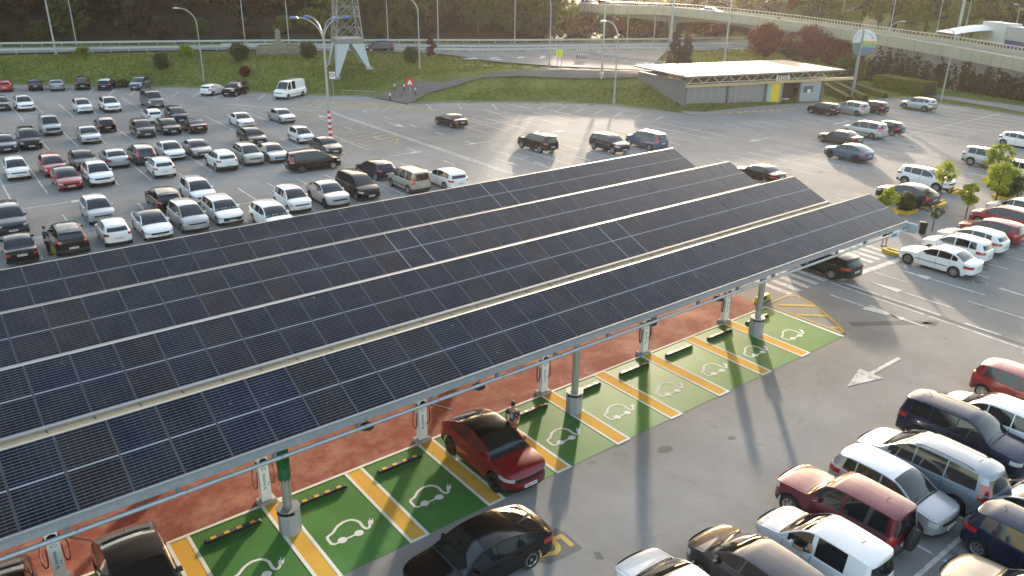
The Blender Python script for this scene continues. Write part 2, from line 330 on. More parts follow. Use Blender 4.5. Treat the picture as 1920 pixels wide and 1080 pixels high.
def car_meshes(ty):
    if ty in CARM: return CARM[ty]
    t = TY[ty]; S = Shape(t); L = t['L']; out = []
    us = set([round(u, 4) for u, z in t['T'] if .5 < u < L-.35])
    A = [0, .12, .25, .38, .5, .62, .74, .86, .95]+[S.au(u) for u in us if S.ua(1)[0] < u]
    A += lin(1, 2, 26)+[2.05, 2.14, 2.26, 2.38, 2.5, 2.62, 2.75, 2.88, 3]
    for c in (S.uf, S.ur):
        for q in (-1.002, -1, -.985, -.93, -.84, -.7, -.5, -.25, 0, .25, .5, .7, .84, .93, .985, 1, 1.002):
            A.append(S.au(c+q*S.ra))
    A = sorted(set(round(a, 5) for a in A if 0 <= a <= 3))
    A = [a for i, a in enumerate(A) if i == 0 or a-A[i-1] > 2e-4 or True]
    vside = [0, .1, .26, .44, .62, .8, .93, 1.]; b = MB()
    for sg in (1, -1):
        V = []; m = 0
        for a in A:
            u, f = S.ua(a); zl = S.zlow(u); zs, ze, T = S.zz(u); row = []
            for v in vside: row.append(S.side(a, zl+(zs-zl)*v))
            for v in (.02, .25, .5, .75, 1.): row.append(S.side(a, zs+max(ze-zs, .001)*v))
            for k in (.03, .08, .18, .4, .7, 1.): row.append(S.topp(a, k))
            m = len(row); V += [(p.x, p.y*sg, p.z) for p in row]
        F = []; MI = []
        for i in range(len(A)-1):
            um = S.ua((A[i]+A[i+1])/2)[0]
            for j in range(m-1):
                k = i*m+j; fc = (k, k+m, k+m+1, k+1); F.append(fc if sg < 0 else fc[::-1])
                mi = 0
                if j == 0: mi = 2 if (t['trim'] or um < .5 or um > L-.45) else 0
                if j == 1 and t['trim'] and (um < .45 or um > L-.4): mi = 2
                if j >= len(vside)+4 and t['ws'][1]-.02 < um < (t['rwin'][0] if t['rwin'] else L-.15): mi = 1
                MI.append(mi)
        o = len(b.v); b.v += V; b.f += [tuple(x+o for x in f) for f in F]; b.m += MI
    # underbody, seams
    b.box((0, 0, .42), (L-.5, t['W']-.62, .36), mi=2); b.box((0, 0, .62), (L-.9, t['W']-.5, .34), mi=2)
    b.box((L/2-(S.uf+S.ur)/2, 0, .33), (t['wb']-2*S.ra-.08, t['W']-.2, .14), mi=2)
    wn = t['win']
    seams = [wn[0][0]-.12]+[(wn[i][1]+wn[i+1][0])/2 for i in range(min(len(wn)-1, 2))]+([wn[1][1]+.03] if len(wn) == 2 and ty not in ('coupe', 'small') else [])
    for u in seams:
        if abs(u-S.uf) < S.ra or u > S.ur-.1: 
            if u > S.ur-.1: zb = t['rw']+S.ra+.02
            else: zb = t['rw']+S.ra+.02
        else: zb = t['sill']+.08
        a0, a1 = S.au(u-.008), S.au(u+.008)
        side_patch(S, b, [a0, a1], zb, lambda q: S.zz(q)[0]-.01, 6, .0015, 3)
    if ty in ('minivan', 'boxy', 'offroad', 'kangoo', 'sedan', 'small', 'cargovan', 'van'):
        side_patch(S, b, [S.au(u) for u in lin(S.uf+S.ra+.02, S.ur-S.ra-.02, 8)], .53, .58 if ty == 'sedan' else .60, 1, .006, 2)
    top_patch(S, b, [S.au(u) for u in lin(.28, t['ws'][0]-.1, 6)], .10, .0015, 3, 1, .114)
    if t['ws'][0] > .5:
        top_patch(S, b, [S.au(t['ws'][0]-.07), S.au(t['ws'][0]-.005)], .04, .002, 2)
    out.append(('body', b.mesh(ty+'_body', [None, None, black_m, flat('seam', (.01, .01, .01), .7)], True, 38), None))
    w_ = MB(); top_patch(S, w_, [S.au(u) for u in lin(t['ws'][0], t['ws'][1], 8)], .09, .004)
    out.append(('windscreen', w_.mesh('windscreen', glass_m, True), None))
    for (u0, u1) in t['win']:
        for sg in (1, -1):
            g_ = MB()
            side_patch(S, g_, [S.au(u) for u in lin(u0, u1, 6)], lambda u: S.zz(u)[0]+.035, lambda u: S.zz(u)[1]-.03, 3, .004, 0, (sg,))
            out.append(('side_window', g_.mesh('side_window', glass_m, True), None))
    r_ = MB()
    if t['rear'] == 'top': top_patch(S, r_, [S.au(u) for u in lin(t['rwin'][0], t['rwin'][1], 6)], .12, .004)
    elif t['extra'] != 'norear':
        zb_ = lambda u: S.B(L)+.05; zt_ = lambda u: S.T(L)-.12
        side_patch(S, r_, lin(2.42, 3., 8), zb_, zt_, 4, .005)
    if r_.v: out.append(('rear_window', r_.mesh('rear_window', glass_m, True), None))
    hz = S.T(.15)
    for (k0, k1) in ((.12, .62), (-.08, .42)):
        wp = MB(); pts = []
        for q in range(7):
            kk = k0+(k1-k0)*q/6; u = t['ws'][0]-.02+.10*sin(pi*q/6*.5)
            p = S.topp(S.au(u), 1-abs(1-2*max(0, kk)) if False else min(1, abs(kk)*1.4)); pts.append((p.x, p.y*(1 if k0 > 0 else -1)*(1), p.z+.02))
        wp.tube(pts, .008, 4); out.append(('wiper', wp.mesh('wiper', black_m), None))
    for sg in (1, -1):
        fc = FACE.get(ty, 0)
        h_ = MB(); side_patch(S, h_, [.42, .5, .6, .7, .8, .9, 1., S.au(t['bf']+.08)] if fc == 0 else ([.52, .62, .72, .82, .90] if fc == 1 else [.46, .56, .66, .76, .86, .95, 1.]), lambda u: hz-(.20 if fc == 0 else .25 if fc == 1 else .22)+.03*min(u/.5, 1), lambda u: hz-.085+.05*min(u/.5, 1), 2, .006, 0, (sg,))
        out.append(('headlight', h_.mesh('headlight', lamp_m, True), None))
    tall = ty in ('boxy', 'van', 'cargovan', 'kangoo', 'minivan', 'mpv', 'offroad')
    for sg in (1, -1):
        q_ = MB(); zc = min(S.zz(L-.1)[0], S.B(L))-.04
        if tall: side_patch(S, q_, [2.0, 2.15, 2.3, 2.45, 2.55], zc-.16, zc+(.34 if ty != 'offroad' else .1), 4, .007, 0, (sg,))
        else: side_patch(S, q_, [S.au(L-t['br']-.12), 2., 2.12, 2.25, 2.4, 2.52, 2.62], lambda u: zc-.17+.0*u, lambda u: zc-.01, 2, .007, 0, (sg,))
        out.append(('tail_light', q_.mesh('tail_light', tail_m, True), None))
    fc = FACE.get(ty, 0); gr = MB(); side_patch(S, gr, [0, .1, .2, .3, .37] if fc < 2 else [0, .1, .2, .32, .42], hz-(.235 if fc == 0 else .20 if fc == 1 else .33), hz-.10, 2, .006)
    out.append(('grille', gr.mesh('grille', flat('grille_black', (.012, .012, .013), .4), True), None))
    gr = MB(); side_patch(S, gr, [0, .15, .3, .45, .6], t['sill']+.05, t['sill']+.14, 1, .006)
    out.append(('air_intake', gr.mesh('air_intake', flat('grille_black', (.012, .012, .013), .4), True), None))
    for xx, nm in ((1, 0), (-1, 1)):
        p = MB(); zc = .46 if xx > 0 else (.62 if t['rear'] != 'top' and not tall else .70)
        if xx < 0 and tall: zc = .78
        pp = S.side(0 if xx > 0 else 3, zc)
        p.box((pp.x+xx*.012, 0, zc), (.02, .50, .11))
        for k in range(7): p.box((pp.x+xx*.0235, -.19+.06*k+(.03 if k > 3 else 0), zc), (.003, .034, .065), mi=1)
        out.append(('licence_plate', p.mesh('licence_plate', [plate_m, black_m]), None))
    for sg in (1, -1):
        m_ = MB(); a = S.au(t['ws'][0]+.42); z = S.B(t['ws'][0]+.42)+.07; p = S.side(a, z)
        m_.box((p.x, (p.y+.09)*sg, z), (.11, .19, .13), taper=.8); 
        out.append(('mirror', m_.mesh('mirror', [None], True, 30), 'paint'))
    if t['rails']:
        for sg in (1, -1):
            m_ = MB(); pts = []
            for u in lin(t['ws'][1]+.15, L-.75, 8):
                p = S.topp(S.au(u), .10); pts.append((p.x, p.y*sg, p.z+.045))
            pts[0] = (pts[0][0], pts[0][1], pts[0][2]-.05); pts[-1] = (pts[-1][0], pts[-1][1], pts[-1][2]-.05)
            m_.tube(pts, .016, 5); out.append(('roof_rail', m_.mesh('roof_rail', chrome_m if ty == 'wagon' else black_m), None))
    for (u0, u1) in t['win'][:2]:
        for sg in (1, -1):
            hd = MB(); z = S.B(u1)-.13; p = S.side(S.au(u1-.1), z); hd.box((p.x, (p.y+.015)*sg, z), (.17, .025, .03))
            out.append(('door_handle', hd.mesh('door_handle', [None]), 'paint'))
    an = MB(); p = S.topp(S.au(L-.75-t['lean']*.5), 1.); an.tube([p, (p.x-.10, 0, p.z+.13)], .009, 4, 0)
    out.append(('antenna', an.mesh('antenna', black_m), None))
    if t['extra'] == 'spare':
        m_ = MB(); x = -L/2-.14
        prof = [(.0, .07), (.20, .07), (.22, .10), (.30, .10), (.36, .06), (.37, 0), (.36, -.06), (.30, -.1), (.0, -.1)]
        vs = MB(); vs.lathe(prof, 24, 'Y'); vv = [(x-q[1], q[0]-.12, q[2]+.88) for q in vs.v]; m_.add(vv, [f[::-1] for f in vs.f], 0)
        out.append(('spare_wheel', m_.mesh('spare_wheel', tyre_m, True, 40), None))
    CARM[ty] = out; return out
CARS = []
def car(ty, col, x, y, hd, label, cat='car', group='cars parked in the bays', roof=None, rim=None, z=0., name=None, trimcol=None):
    t = TY[ty]; ms = car_meshes(ty); pm = paint(col)
    nm = name or {'van': 'parked_van', 'cargovan': 'parked_van', 'boxy': 'parked_van', 'kangoo': 'parked_van'}.get(ty, 'parked_car')
    r = thing(nm, label, cat, (x, y, z), radians(hd), group)
    for n, me, k in ms:
        o = link(n, me, r)
        if n == 'body':
            for i, m in ((0, pm), (1, paint(roof) if roof else pm)):
                o.material_slots[i].link = 'OBJECT'; o.material_slots[i].material = m
        elif k == 'paint':
            o.material_slots[0].link = 'OBJECT'; o.material_slots[0].material = pm
    S_u = (t['fo'], t['fo']+t['wb']); rk = 'rim%d' % (t['rimk'] if rim is None else rim)
    for u in S_u:
        for sg in (1, -1):
            wo = link('wheel', CARM['tyre'], r, (t['L']/2-u, sg*(t['W']/2-.125), t['rw']), 0 if sg > 0 else pi)
            wo.scale = (t['rw'], t['rw']*.9, t['rw'])
            link('rim', CARM[rk], wo)
    CARS.append(r); return r
S_, N_ = -91.5, 88.5

# ------------------------------------------------------------------ terrain
LOTC = [(-60, 190), (-20, 161), (13.33, 135.00), (21.21, 129.62), (35.54, 116.92), (42.10, 106.08), (51.53, 97.09)]      # far kerb of the car park
LOTC2 = [(52.81, 88.82), (58.51, 86.85), (66.28, 81.47), (70.43, 78.21), (74.55, 73.44), (77.04, 63.64)]
LOTB = [(81.94, 74.40), (100, 66), (100.43, 57.89), (110.86, 55.99), (117.55, 53.06), (113.60, 50.28), (111.92, 38.47), (104, 12), (97, -20), (97, -60)]
EDGE = LOTC+[(52.81, 88.82)]+LOTC2[1:]
def segd(p, a, b):
    ax, ay = a; bx, by = b; dx, dy = bx-ax, by-ay
    t = max(0, min(1, ((p[0]-ax)*dx+(p[1]-ay)*dy)/(dx*dx+dy*dy)))
    return math.hypot(p[0]-ax-t*dx, p[1]-ay-t*dy)
KPOLY = EDGE+[(79.5, 62), (104, 58), (130, 56), (118, 51), (104, 12), (97, -60), (-60, -60)]
def inside(p, P):
    c = False; n = len(P); x, y = p; j = n-1
    for i in range(n):
        xi, yi = P[i]; xj, yj = P[j]
        if (yi > y) != (yj > y) and x < (xj-xi)*(y-yi)/(yj-yi)+xi: c = not c
        j = i
    return c
MWF = [(5.53, 162.63), (16.91, 159.11), (35.90, 151.97), (54.24, 144.35), (73.21, 134.73), (99.59, 120.33), (124.82, 109.28), (148.91, 101.30), (172.84, 97.17)]
def mwfar(be):
    for i in range(len(MWF)-1):
        b0, b1 = atan2(MWF[i][1], MWF[i][0]), atan2(MWF[i+1][1], MWF[i+1][0])
        if b0 >= be >= b1:
            t = (b0-be)/(b0-b1); d0 = math.hypot(*MWF[i]); d1 = math.hypot(*MWF[i+1]); return d0+(d1-d0)*t
    return math.hypot(*MWF[0]) if be > 1 else math.hypot(*MWF[-1])
def H(x, y):
    if y < 20 and x < 95: return 0.
    if inside((x, y), KPOLY): return 0.
    be = atan2(y, x); bd = math.degrees(be)
    f = sst(28.5, 35, bd) if x > 0 else 1
    d = min(segd((x, y), EDGE[i], EDGE[i+1]) for i in range(len(EDGE)-1))
    k = min(segd((x, y), KPOLY[i], KPOLY[i+1]) for i in range(len(EDGE)-2, len(KPOLY)-1))
    d = min(d, k)
    h = 3*sst(0, 11.5, d)*f
    r = math.hypot(x, y); D = mwfar(be)+4
    if r > D:
        e = sst(48, 57, bd) if x > 0 else 1
        h += (min(38, .30*(r-D)))*e*sst(0, 14, r-D)+(1-e)*(min(30, .11*max(0, r-D-60)) if bd < 38 else 0)
    return h
def grid_terrain():
    mb = MB(); xs = []; x = -170
    while x < 420: xs.append(x); x += 2.5 if 0 < x < 150 else 6
    ys = []; y = -70
    while y < 420: ys.append(y); y += 2.5 if 30 < y < 175 else 6
    V = [(x, y, H(x, y)-.06 if not (y < 20 and x < 90) else -.06) for x in xs for y in ys]; n = len(ys); F = []
    for i in range(len(xs)-1):
        for j in range(n-1):
            a = i*n+j; F.append((a, a+n, a+n+1, a+1))
    mb.add(V, F)
    for fi, f in enumerate(mb.f):
        x, y = V[f[0]][0], V[f[0]][1]; bd = math.degrees(atan2(y, x))
        if y > 40 and 46 < bd < 130 and math.hypot(x, y) > mwfar(radians(bd))+5: mb.m[fi] = 1
    # skirt out to the horizon
    x0, x1, y0, y1 = xs[0], xs[-1], ys[0], ys[-1]; R = 3000
    for q in (((x0, y0), (x0, y1), (-R, R), (-R, -R)), ((x1, y1), (x1, y0), (R, -R), (R, R)), ((x0, y1), (x1, y1), (R, R), (-R, R)), ((x1, y0), (x0, y0), (-R, -R), (R, -R))):
        mb.add([(p[0], p[1], -.07) for p in q], [(0, 1, 2, 3)])
    return mb
def grass_mat():
    m, n, l, b = newmat('grass'); b.inputs['Roughness'].default_value = .9; b.inputs['Specular IOR Level'].default_value = .15
    tc = n.new('ShaderNodeTexCoord')
    def noise(sc, det, ro=.6):
        q = n.new('ShaderNodeTexNoise'); q.inputs['Scale'].default_value = sc; q.inputs['Detail'].default_value = det; q.inputs['Roughness'].default_value = ro
        l.new(tc.outputs['Object'], q.inputs['Vector']); return q
    a = noise(.09, 6, .7); c = noise(1.6, 8, .75); d = noise(7, 4, .7)
    r = n.new('ShaderNodeValToRGB'); r.color_ramp.elements[0].position = .32; r.color_ramp.elements[0].color = (.058, .076, .018, 1)
    r.color_ramp.elements[1].position = .66; r.color_ramp.elements[1].color = (.29, .30, .085, 1)
    e = r.color_ramp.elements.new(.5); e.color = (.14, .18, .036, 1)
    ad = n.new('ShaderNodeMath'); ad.operation = 'ADD'; mu = n.new('ShaderNodeMath'); mu.operation = 'MULTIPLY'; mu.inputs[1].default_value = .5
    l.new(a.outputs[0], ad.inputs[0]); l.new(c.outputs[0], ad.inputs[1]); l.new(ad.outputs[0], mu.inputs[0]); l.new(mu.outputs[0], r.inputs[0]); l.new(r.outputs[0], b.inputs['Base Color'])
    bp = n.new('ShaderNodeBump'); bp.inputs['Strength'].default_value = .9; bp.inputs['Distance'].default_value = .35
    s2 = n.new('ShaderNodeMath'); s2.operation = 'ADD'; l.new(c.outputs[0], s2.inputs[0]); l.new(d.outputs[0], s2.inputs[1])
    l.new(s2.outputs[0], bp.inputs['Height']); l.new(bp.outputs[0], b.inputs['Normal'])
    return m
GRASS = grass_mat()
g = link('ground', grid_terrain().mesh('ground', [GRASS, flat('forest_floor', (.030, .025, .016), .95, vary=.45, scale=.35, bump=.8)], True)); tag(g, kind='structure')

def asphalt(name, base, warm=(1, .97, .93), patch=.18, rough=.92, grain=1.):
    m, n, l, b = newmat(name); tc = n.new('ShaderNodeTexCoord')
    def noise(sc, det, ro=.6, dist=0., stretch=None):
        q = n.new('ShaderNodeTexNoise'); q.inputs['Scale'].default_value = sc; q.inputs['Detail'].default_value = det; q.inputs['Roughness'].default_value = ro; q.inputs['Distortion'].default_value = dist
        if stretch:
            mp = n.new('ShaderNodeMapping'); mp.inputs['Scale'].default_value = stretch; l.new(tc.outputs['Object'], mp.inputs[0]); l.new(mp.outputs[0], q.inputs['Vector'])
        else: l.new(tc.outputs['Object'], q.inputs['Vector'])
        return q
    def rng(src, a, c, lo, hi):
        r = n.new('ShaderNodeMapRange'); r.inputs[1].default_value = a; r.inputs[2].default_value = c; r.inputs[3].default_value = lo; r.inputs[4].default_value = hi
        l.new(src, r.inputs[0]); return r.outputs[0]
    def mul(a, c):
        x = n.new('ShaderNodeMath'); x.operation = 'MULTIPLY'; l.new(a, x.inputs[0]); l.new(c, x.inputs[1]); return x.outputs[0]
    big = noise(.05, 5, .6, .5); mid = noise(.35, 8, .7, .3); gr = noise(22, 4, .8); st = noise(.30, 6, .6, 0, (1, .10, 1)); oil = noise(.9, 3, .5)
    v = mul(rng(big.outputs[0], .3, .7, 1-patch, 1+patch), rng(mid.outputs[0], .25, .75, .84, 1.14))
    v = mul(v, rng(gr.outputs[0], .2, .8, 1-.22*grain, 1+.22*grain)); v = mul(v, rng(st.outputs[0], .3, .7, .90, 1.08))
    v = mul(v, rng(oil.outputs[0], .68, .80, 1., .62))
    # cracks
    vo = n.new('ShaderNodeTexVoronoi'); vo.feature = 'DISTANCE_TO_EDGE'; vo.inputs['Scale'].default_value = .13
    wr = n.new('ShaderNodeMix'); wr.data_type = 'VECTOR'; wr.inputs[0].default_value = .02
    nn = noise(.8, 5, .7); l.new(tc.outputs['Object'], wr.inputs[4]); mp = n.new('ShaderNodeVectorMath'); mp.operation = 'SCALE'; mp.inputs['Scale'].default_value = 60
    l.new(nn.outputs['Color'], mp.inputs[0]); l.new(mp.outputs[0], wr.inputs[5]); l.new(wr.outputs[1], vo.inputs['Vector'])
    v = mul(v, rng(vo.outputs['Distance'], .0, .004, .86, 1.))
    mx = n.new('ShaderNodeMix'); mx.data_type = 'RGBA'; mx.blend_type = 'MULTIPLY'; mx.inputs[0].default_value = 1
    mx.inputs[6].default_value = (base*warm[0], base*warm[1], base*warm[2], 1); l.new(v, mx.inputs[7]); l.new(mx.outputs[2], b.inputs['Base Color'])
    b.inputs['Roughness'].default_value = rough; b.inputs['Specular IOR Level'].default_value = .10
    bp = n.new('ShaderNodeBump'); bp.inputs['Strength'].default_value = .25; bp.inputs['Distance'].default_value = .01; l.new(gr.outputs[0], bp.inputs['Height']); l.new(bp.outputs[0], b.inputs['Normal'])
    return m
ASPH = asphalt('asphalt', .275, (1, .965, .925)); ROAD = asphalt('road_asphalt', .24, (1, .96, .93), .1)
def worn(name, col, wear=.5, sc=1.5, under=(.17, .165, .155), rough=.85):
    m, n, l, b = newmat(name); tc = n.new('ShaderNodeTexCoord')
    q = n.new('ShaderNodeTexNoise'); q.inputs['Scale'].default_value = sc; q.inputs['Detail'].default_value = 10; q.inputs['Roughness'].default_value = .75
    l.new(tc.outputs['Object'], q.inputs['Vector']); r = n.new('ShaderNodeMapRange'); r.inputs[1].default_value = .70-wear*.35; r.inputs[2].default_value = .80-wear*.25
    q2 = n.new('ShaderNodeTexNoise'); q2.inputs['Scale'].default_value = .35; q2.inputs['Detail'].default_value = 6; l.new(tc.outputs['Object'], q2.inputs['Vector'])
    v = n.new('ShaderNodeMapRange'); v.inputs[1].default_value = .3; v.inputs[2].default_value = .7; v.inputs[3].default_value = .82; v.inputs[4].default_value = 1.15; l.new(q2.outputs[0], v.inputs[0])
    l.new(q.outputs[0], r.inputs[0]); mx = n.new('ShaderNodeMix'); mx.data_type = 'RGBA'; mx.inputs[6].default_value = (*col, 1); mx.inputs[7].default_value = (*under, 1); l.new(r.outputs[0], mx.inputs[0])
    m2 = n.new('ShaderNodeMix'); m2.data_type = 'RGBA'; m2.blend_type = 'MULTIPLY'; m2.inputs[0].default_value = 1; l.new(mx.outputs[2], m2.inputs[6]); l.new(v.outputs[0], m2.inputs[7])
    l.new(m2.outputs[2], b.inputs['Base Color']); b.inputs['Roughness'].default_value = rough; b.inputs['Specular IOR Level'].default_value = .03
    return m
WHITE = worn('road_paint_white', (.62, .60, .56), .55, 2.2); YELL = worn('bay_paint_yellow', (.70, .41, .08), .35, 1.2, (.40, .30, .12)); YEL2 = worn('faded_yellow_paint', (.54, .43, .20), .7, 2.)
YEL3 = worn('lane_paint_yellow', (.60, .42, .13), .3, 1.5)
GREEN = worn('bay_paint_green', (.085, .215, .06), .30, .7, (.17, .22, .09), .5); RED = worn('lane_paint_red', (.27, .095, .075), .7, .45, (.43, .235, .18), .85)
WHT2 = worn('bay_paint_white', (.80, .79, .74), .3, 3., rough=.85)
CONC = flat('concrete', (.33, .32, .30), .85, vary=.15, scale=2.5, bump=.3); KERB = flat('kerb_concrete', (.27, .26, .24), .85, vary=.25, scale=1.5)

lot = MB(); lot.poly([(-60, -60)]+LOTC+[(52.81, 88.82)]+LOTC2[1:]+LOTB, 0.0)
tag(link('car_park', lot.mesh('car_park', ASPH)), kind='structure')
# kerbs
kb = MB()
def kerb(P, wd=.16, h=.13):
    for i in range(len(P)-1): kb.line(P[i], P[i+1], wd, h, 0, h+.03)
kerb(LOTC); kerb(LOTC2); kerb([LOTB[i] for i in (2, 3, 4, 5, 6, 7)])
tag(link('kerb', kb.mesh('kerb', KERB)), kind='structure')

# drapes: roads laid on the terrain
def resamp(P, n):
    d = [0]
    for i in range(len(P)-1): d.append(d[-1]+math.hypot(P[i+1][0]-P[i][0], P[i+1][1]-P[i][1]))
    out = []
    for k in range(n+1):
        s = d[-1]*k/n; i = 0
        while i < len(d)-2 and s > d[i+1]: i += 1
        t = (s-d[i])/(d[i+1]-d[i]); out.append((P[i][0]+(P[i+1][0]-P[i][0])*t, P[i][1]+(P[i+1][1]-P[i][1])*t))
    return out
def lerp2(a, b, t): return (a[0]+(b[0]-a[0])*t, a[1]+(b[1]-a[1])*t)
def drape(name, A, B, mat, dz=.10, n=60, m=4, kind='structure'):
    A = resamp(A, n); B = resamp(B, n); mb = MB()
    for j in range(m):
        mb.strip([lerp2(a, b, j/m) for a, b in zip(A, B)], [lerp2(a, b, (j+1)/m) for a, b in zip(A, B)], lambda x, y: H(x, y)+dz)
    return tag(link(name, mb.mesh(name, mat, True)), kind=kind)
MWN = [(4.91, 150.84), (15.55, 148.09), (39.09, 139.99), (50.72, 135.24), (65.25, 122.09), (81.69, 109.86), (96.90, 103.97), (110.83, 96.85), (128.83, 90.79), (148.76, 87.77)]
drape('motorway', MWF, MWN, ROAD, .14, 90, 6)
PTH_A = [(51.75, 97.51), (56.84, 96.12), (59.98, 92.85), (67.65, 90.97), (77.21, 88.32), (88.12, 77.66)]
PTH_B = [(52.81, 88.82), (57.21, 91.26), (65.81, 90.97), (71.02, 88.00), (75.39, 83.96), (83.53, 76.25)]
drape('access_road', PTH_A, PTH_B, asphalt('access_asphalt', .14, (1, .93, .86)), .12, 40, 3)
SL_A = [(72.19, 116.48), (81.95, 110.21), (97.21, 104.31), (111.20, 97.17)]; SL_B = [(73.97, 109.60), (74.41, 98.71), (78.73, 88.89), (86.59, 78.83)]
drape('slip_road', SL_A, SL_B, ROAD, .20, 30, 4)
RA = [(119.12, 53.82), (115.94, 40.00), (110, 32), (101, -20)]; RB = [(121.47, 56.30), (121.26, 42.01), (120, 28), (112, -20)]
rd = MB(); rd.strip(resamp(RA, 20), resamp(RB, 20), lambda x, y: .012)
tag(link('side_road', rd.mesh('side_road', ROAD)), kind='structure')

# ------------------------------------------------------------------ painted markings of the car park
mk = MB(); Z1 = .006
def gx(n, y): return 8.2+2.5*n+.0262*(y-68)
def bays(n0, n1, y0, y1, skip=(), mid=True, wd=.12):
    for n in range(n0, n1+1):
        if n in skip: continue
        mk.line((gx(n, y0), y0), (gx(n, y1), y1), wd, Z1)
    if mid:
        ym = (y0+y1)/2; mk.line((gx(n0, ym), ym), (gx(n1, ym), ym), .11, Z1+.004)
bays(-8, 11, 52, 61.4); bays(-8, 11, 67.7, 77.4); bays(-8, 10, 84.9, 94.6); bays(-6, 6, 102.6, 113.4)
for i in range(14):                                     # bays along the far bank
    a = lerp2(LOTC[2], LOTC[5], (i+.6)/13.); an = radians(77-23*i/13.)
    mk.line((a[0]-cos(an)*.3, a[1]-sin(an)*.3), (a[0]-cos(an)*5, a[1]-sin(an)*5), .12, Z1)
# central block and its neighbours
for n in range(15, 26): mk.line((gx(n, 56.7)-.1, 52), (gx(n, 61)-.1, 61.2), .12, Z1)
mk.line((45.3, 56.7), (71.5, 56.4), .11, Z1+.004)
for n in range(17, 24): mk.line((gx(n, 68)-.6, 67.6), (gx(n, 75)-.6, 75.5), .12, Z1)
mk.line((50, 71.9), (66, 72.2), .11, Z1+.004)
for (a, b) in [((60.2, 79.5), (62, 83)), ((56.6, 82.2), (58.2, 85.5)), ((53.6, 84.5), (55, 88)), ((67.3, 78.4), (64.4, 76.7)), ((68.9, 76.3), (65.3, 74.3)), ((70, 74), (66.6, 72.2)), ((71.1, 71.8), (67.9, 70.1)), ((71.9, 69.3), (68.8, 67.6)), ((72.8, 66.7), (70, 65.4)), ((74, 64.4), (71, 63))]:
    mk.line(a, b, .12, Z1)
# right block
for i in range(22):
    x = 60.5+2.47*i; mk.line((x, 36.7), (x+.15, 45.7), .12, Z1)
mk.line((59.5, 41.2), (112, 41.2), .11, Z1+.004)
for i in range(14):
    x = 57.5+2.5*i; mk.line((x, 31.4), (x-.1, 26.8), .11, Z1)
for i in range(16): mk.line((76+2.5*i, 56.8-.55*i), (75.4+2.5*i, 52.2-.55*i), .11, Z1)
# right hand row by the white saloon and the bays at the lower right
for i in range(14): mk.line((48.8+2.5*i, 21.2), (48.8+2.5*i, 16.4), .11, Z1)
mk.line((14, 6.9), (80, 6.9), .14, Z1)
for i in range(26): mk.line((14.8+2.5*i, 6.75), (14.8+2.5*i, 3.0), .12, Z1); 
for i in range(26): mk.line((14.8+2.5*i, 7.05), (14.8+2.5*i, 11.2), .12, Z1)
# main road: double line, dashes
mk.line((42.35, 90), (41.45, 52), .14, Z1); mk.line((41.95, 88), (41.15, 53), .14, Z1)
for i in range(7): mk.line((45.8, 88-5.5*i), (45.7, 86.2-5.5*i), .13, Z1)
for i in range(6): mk.line((39.2, 86-6.5*i), (39.1, 84-6.5*i), .12, Z1)
mk.line((34, 101.5), (42.3, 89.2), .14, Z1)
for i in range(7): mk.line((26.5+1.9*i, 106.6-2.35*i), (27.4+1.9*i, 105.5-2.35*i), .14, Z1)
for p, q in [((58.59, 80.11), (58.28, 76.19)), ((53.62, 76.29), (53.80, 71.30)), ((63.70, 87.46), (63.97, 77.00))]: mk.line(p, q, .11, Z1)
for i in range(9): mk.line((64.1+.5*i, 66.4-1.1*i), (64.35+.5*i, 65.8-1.1*i), .13, Z1)
def arrow(x, y, an, ln=4.4, hw=.42, hl=1.6, sw=.15, mb=None, z=None):
    d = Vector((cos(radians(an)), sin(radians(an)))); n = Vector((-d.y, d.x)); o = Vector((x, y)); M_ = mb or mk; z = z or Z1+.004
    M_.poly([o+n*sw/2, o-n*sw/2, o+d*(ln-hl)-n*sw/2, o+d*(ln-hl)+n*sw/2], z)
    M_.poly([o+d*(ln-hl)-n*hw, o+d*ln, o+d*(ln-hl)+n*hw], z+.003)
arrow(34.4, 14.4, 180, 4.5, .55, 2.0, .20)
arrow(45.8, 15.4, 90, 5.0, .30, 1.9); arrow(42.45, 15.5, 90, 4.9, .30, 1.9); arrow(38.8, 20.6, -90, 4.0, .45, 1.9); arrow(38.85, 15.2, 90, 2.2, .2, .9)
arrow(5.9, 64.5, 0, 5.0, .35, 1.7); arrow(44.5, 80, -90, 4.2, .4, 1.6); arrow(40, 84, 90, 4.2, .4, 1.6); arrow(54.5, 64.3, 0, 4., .4, 1.6); arrow(73.5, 49, 180, 3.6, .35, 1.5); arrow(36, 64.3, 0, 3.8, .3, 1.5)
arrow(70.3, 32.4, 0, 3.6, .35, 1.5); arrow(90, 49.4, 180, 3.6, .35, 1.5); arrow(48, 64.4, 180, 3.4, .3, 1.4); arrow(43.6, 58, -90, 3.6, .35, 1.5); arrow(52, 49, 0, 3.6, .35, 1.5)
# lower right road lines, stop line, crossing
mk.line((40.5, 21.6), (40.1, 8), .13, Z1); mk.line((41.05, 21.5), (40.95, 15.6), .16, Z1)
for i in range(3): mk.line((40.95, 14.4-3.6*i), (40.93, 12.6-3.6*i), .15, Z1)
mk.line((41.2, 21.5), (47.9, 21.2), .42, Z1)
mk.line((44.2, 21), (44.15, 19), .11, Z1); mk.line((44.15, 15.6), (44.1, 12.6), .11, Z1); mk.line((47.6, 15.4), (47.5, 13.9), .22, Z1)
for x in (49, 50.3): mk.line((x, 12.9), (x-.3, 10.6), .3, Z1)
for i in range(14): mk.line((37.2+.86*i, 24.3), (37.1+.86*i, 21.95), .42, Z1)
for i in range(12): mk.line((42.5+.86*i, 27.6), (42.4+.86*i, 25.4), .4, Z1) if i > 8 else None
tag(link('white_road_markings', mk.mesh('white_road_markings', WHITE)), kind='structure')
ym_ = MB()
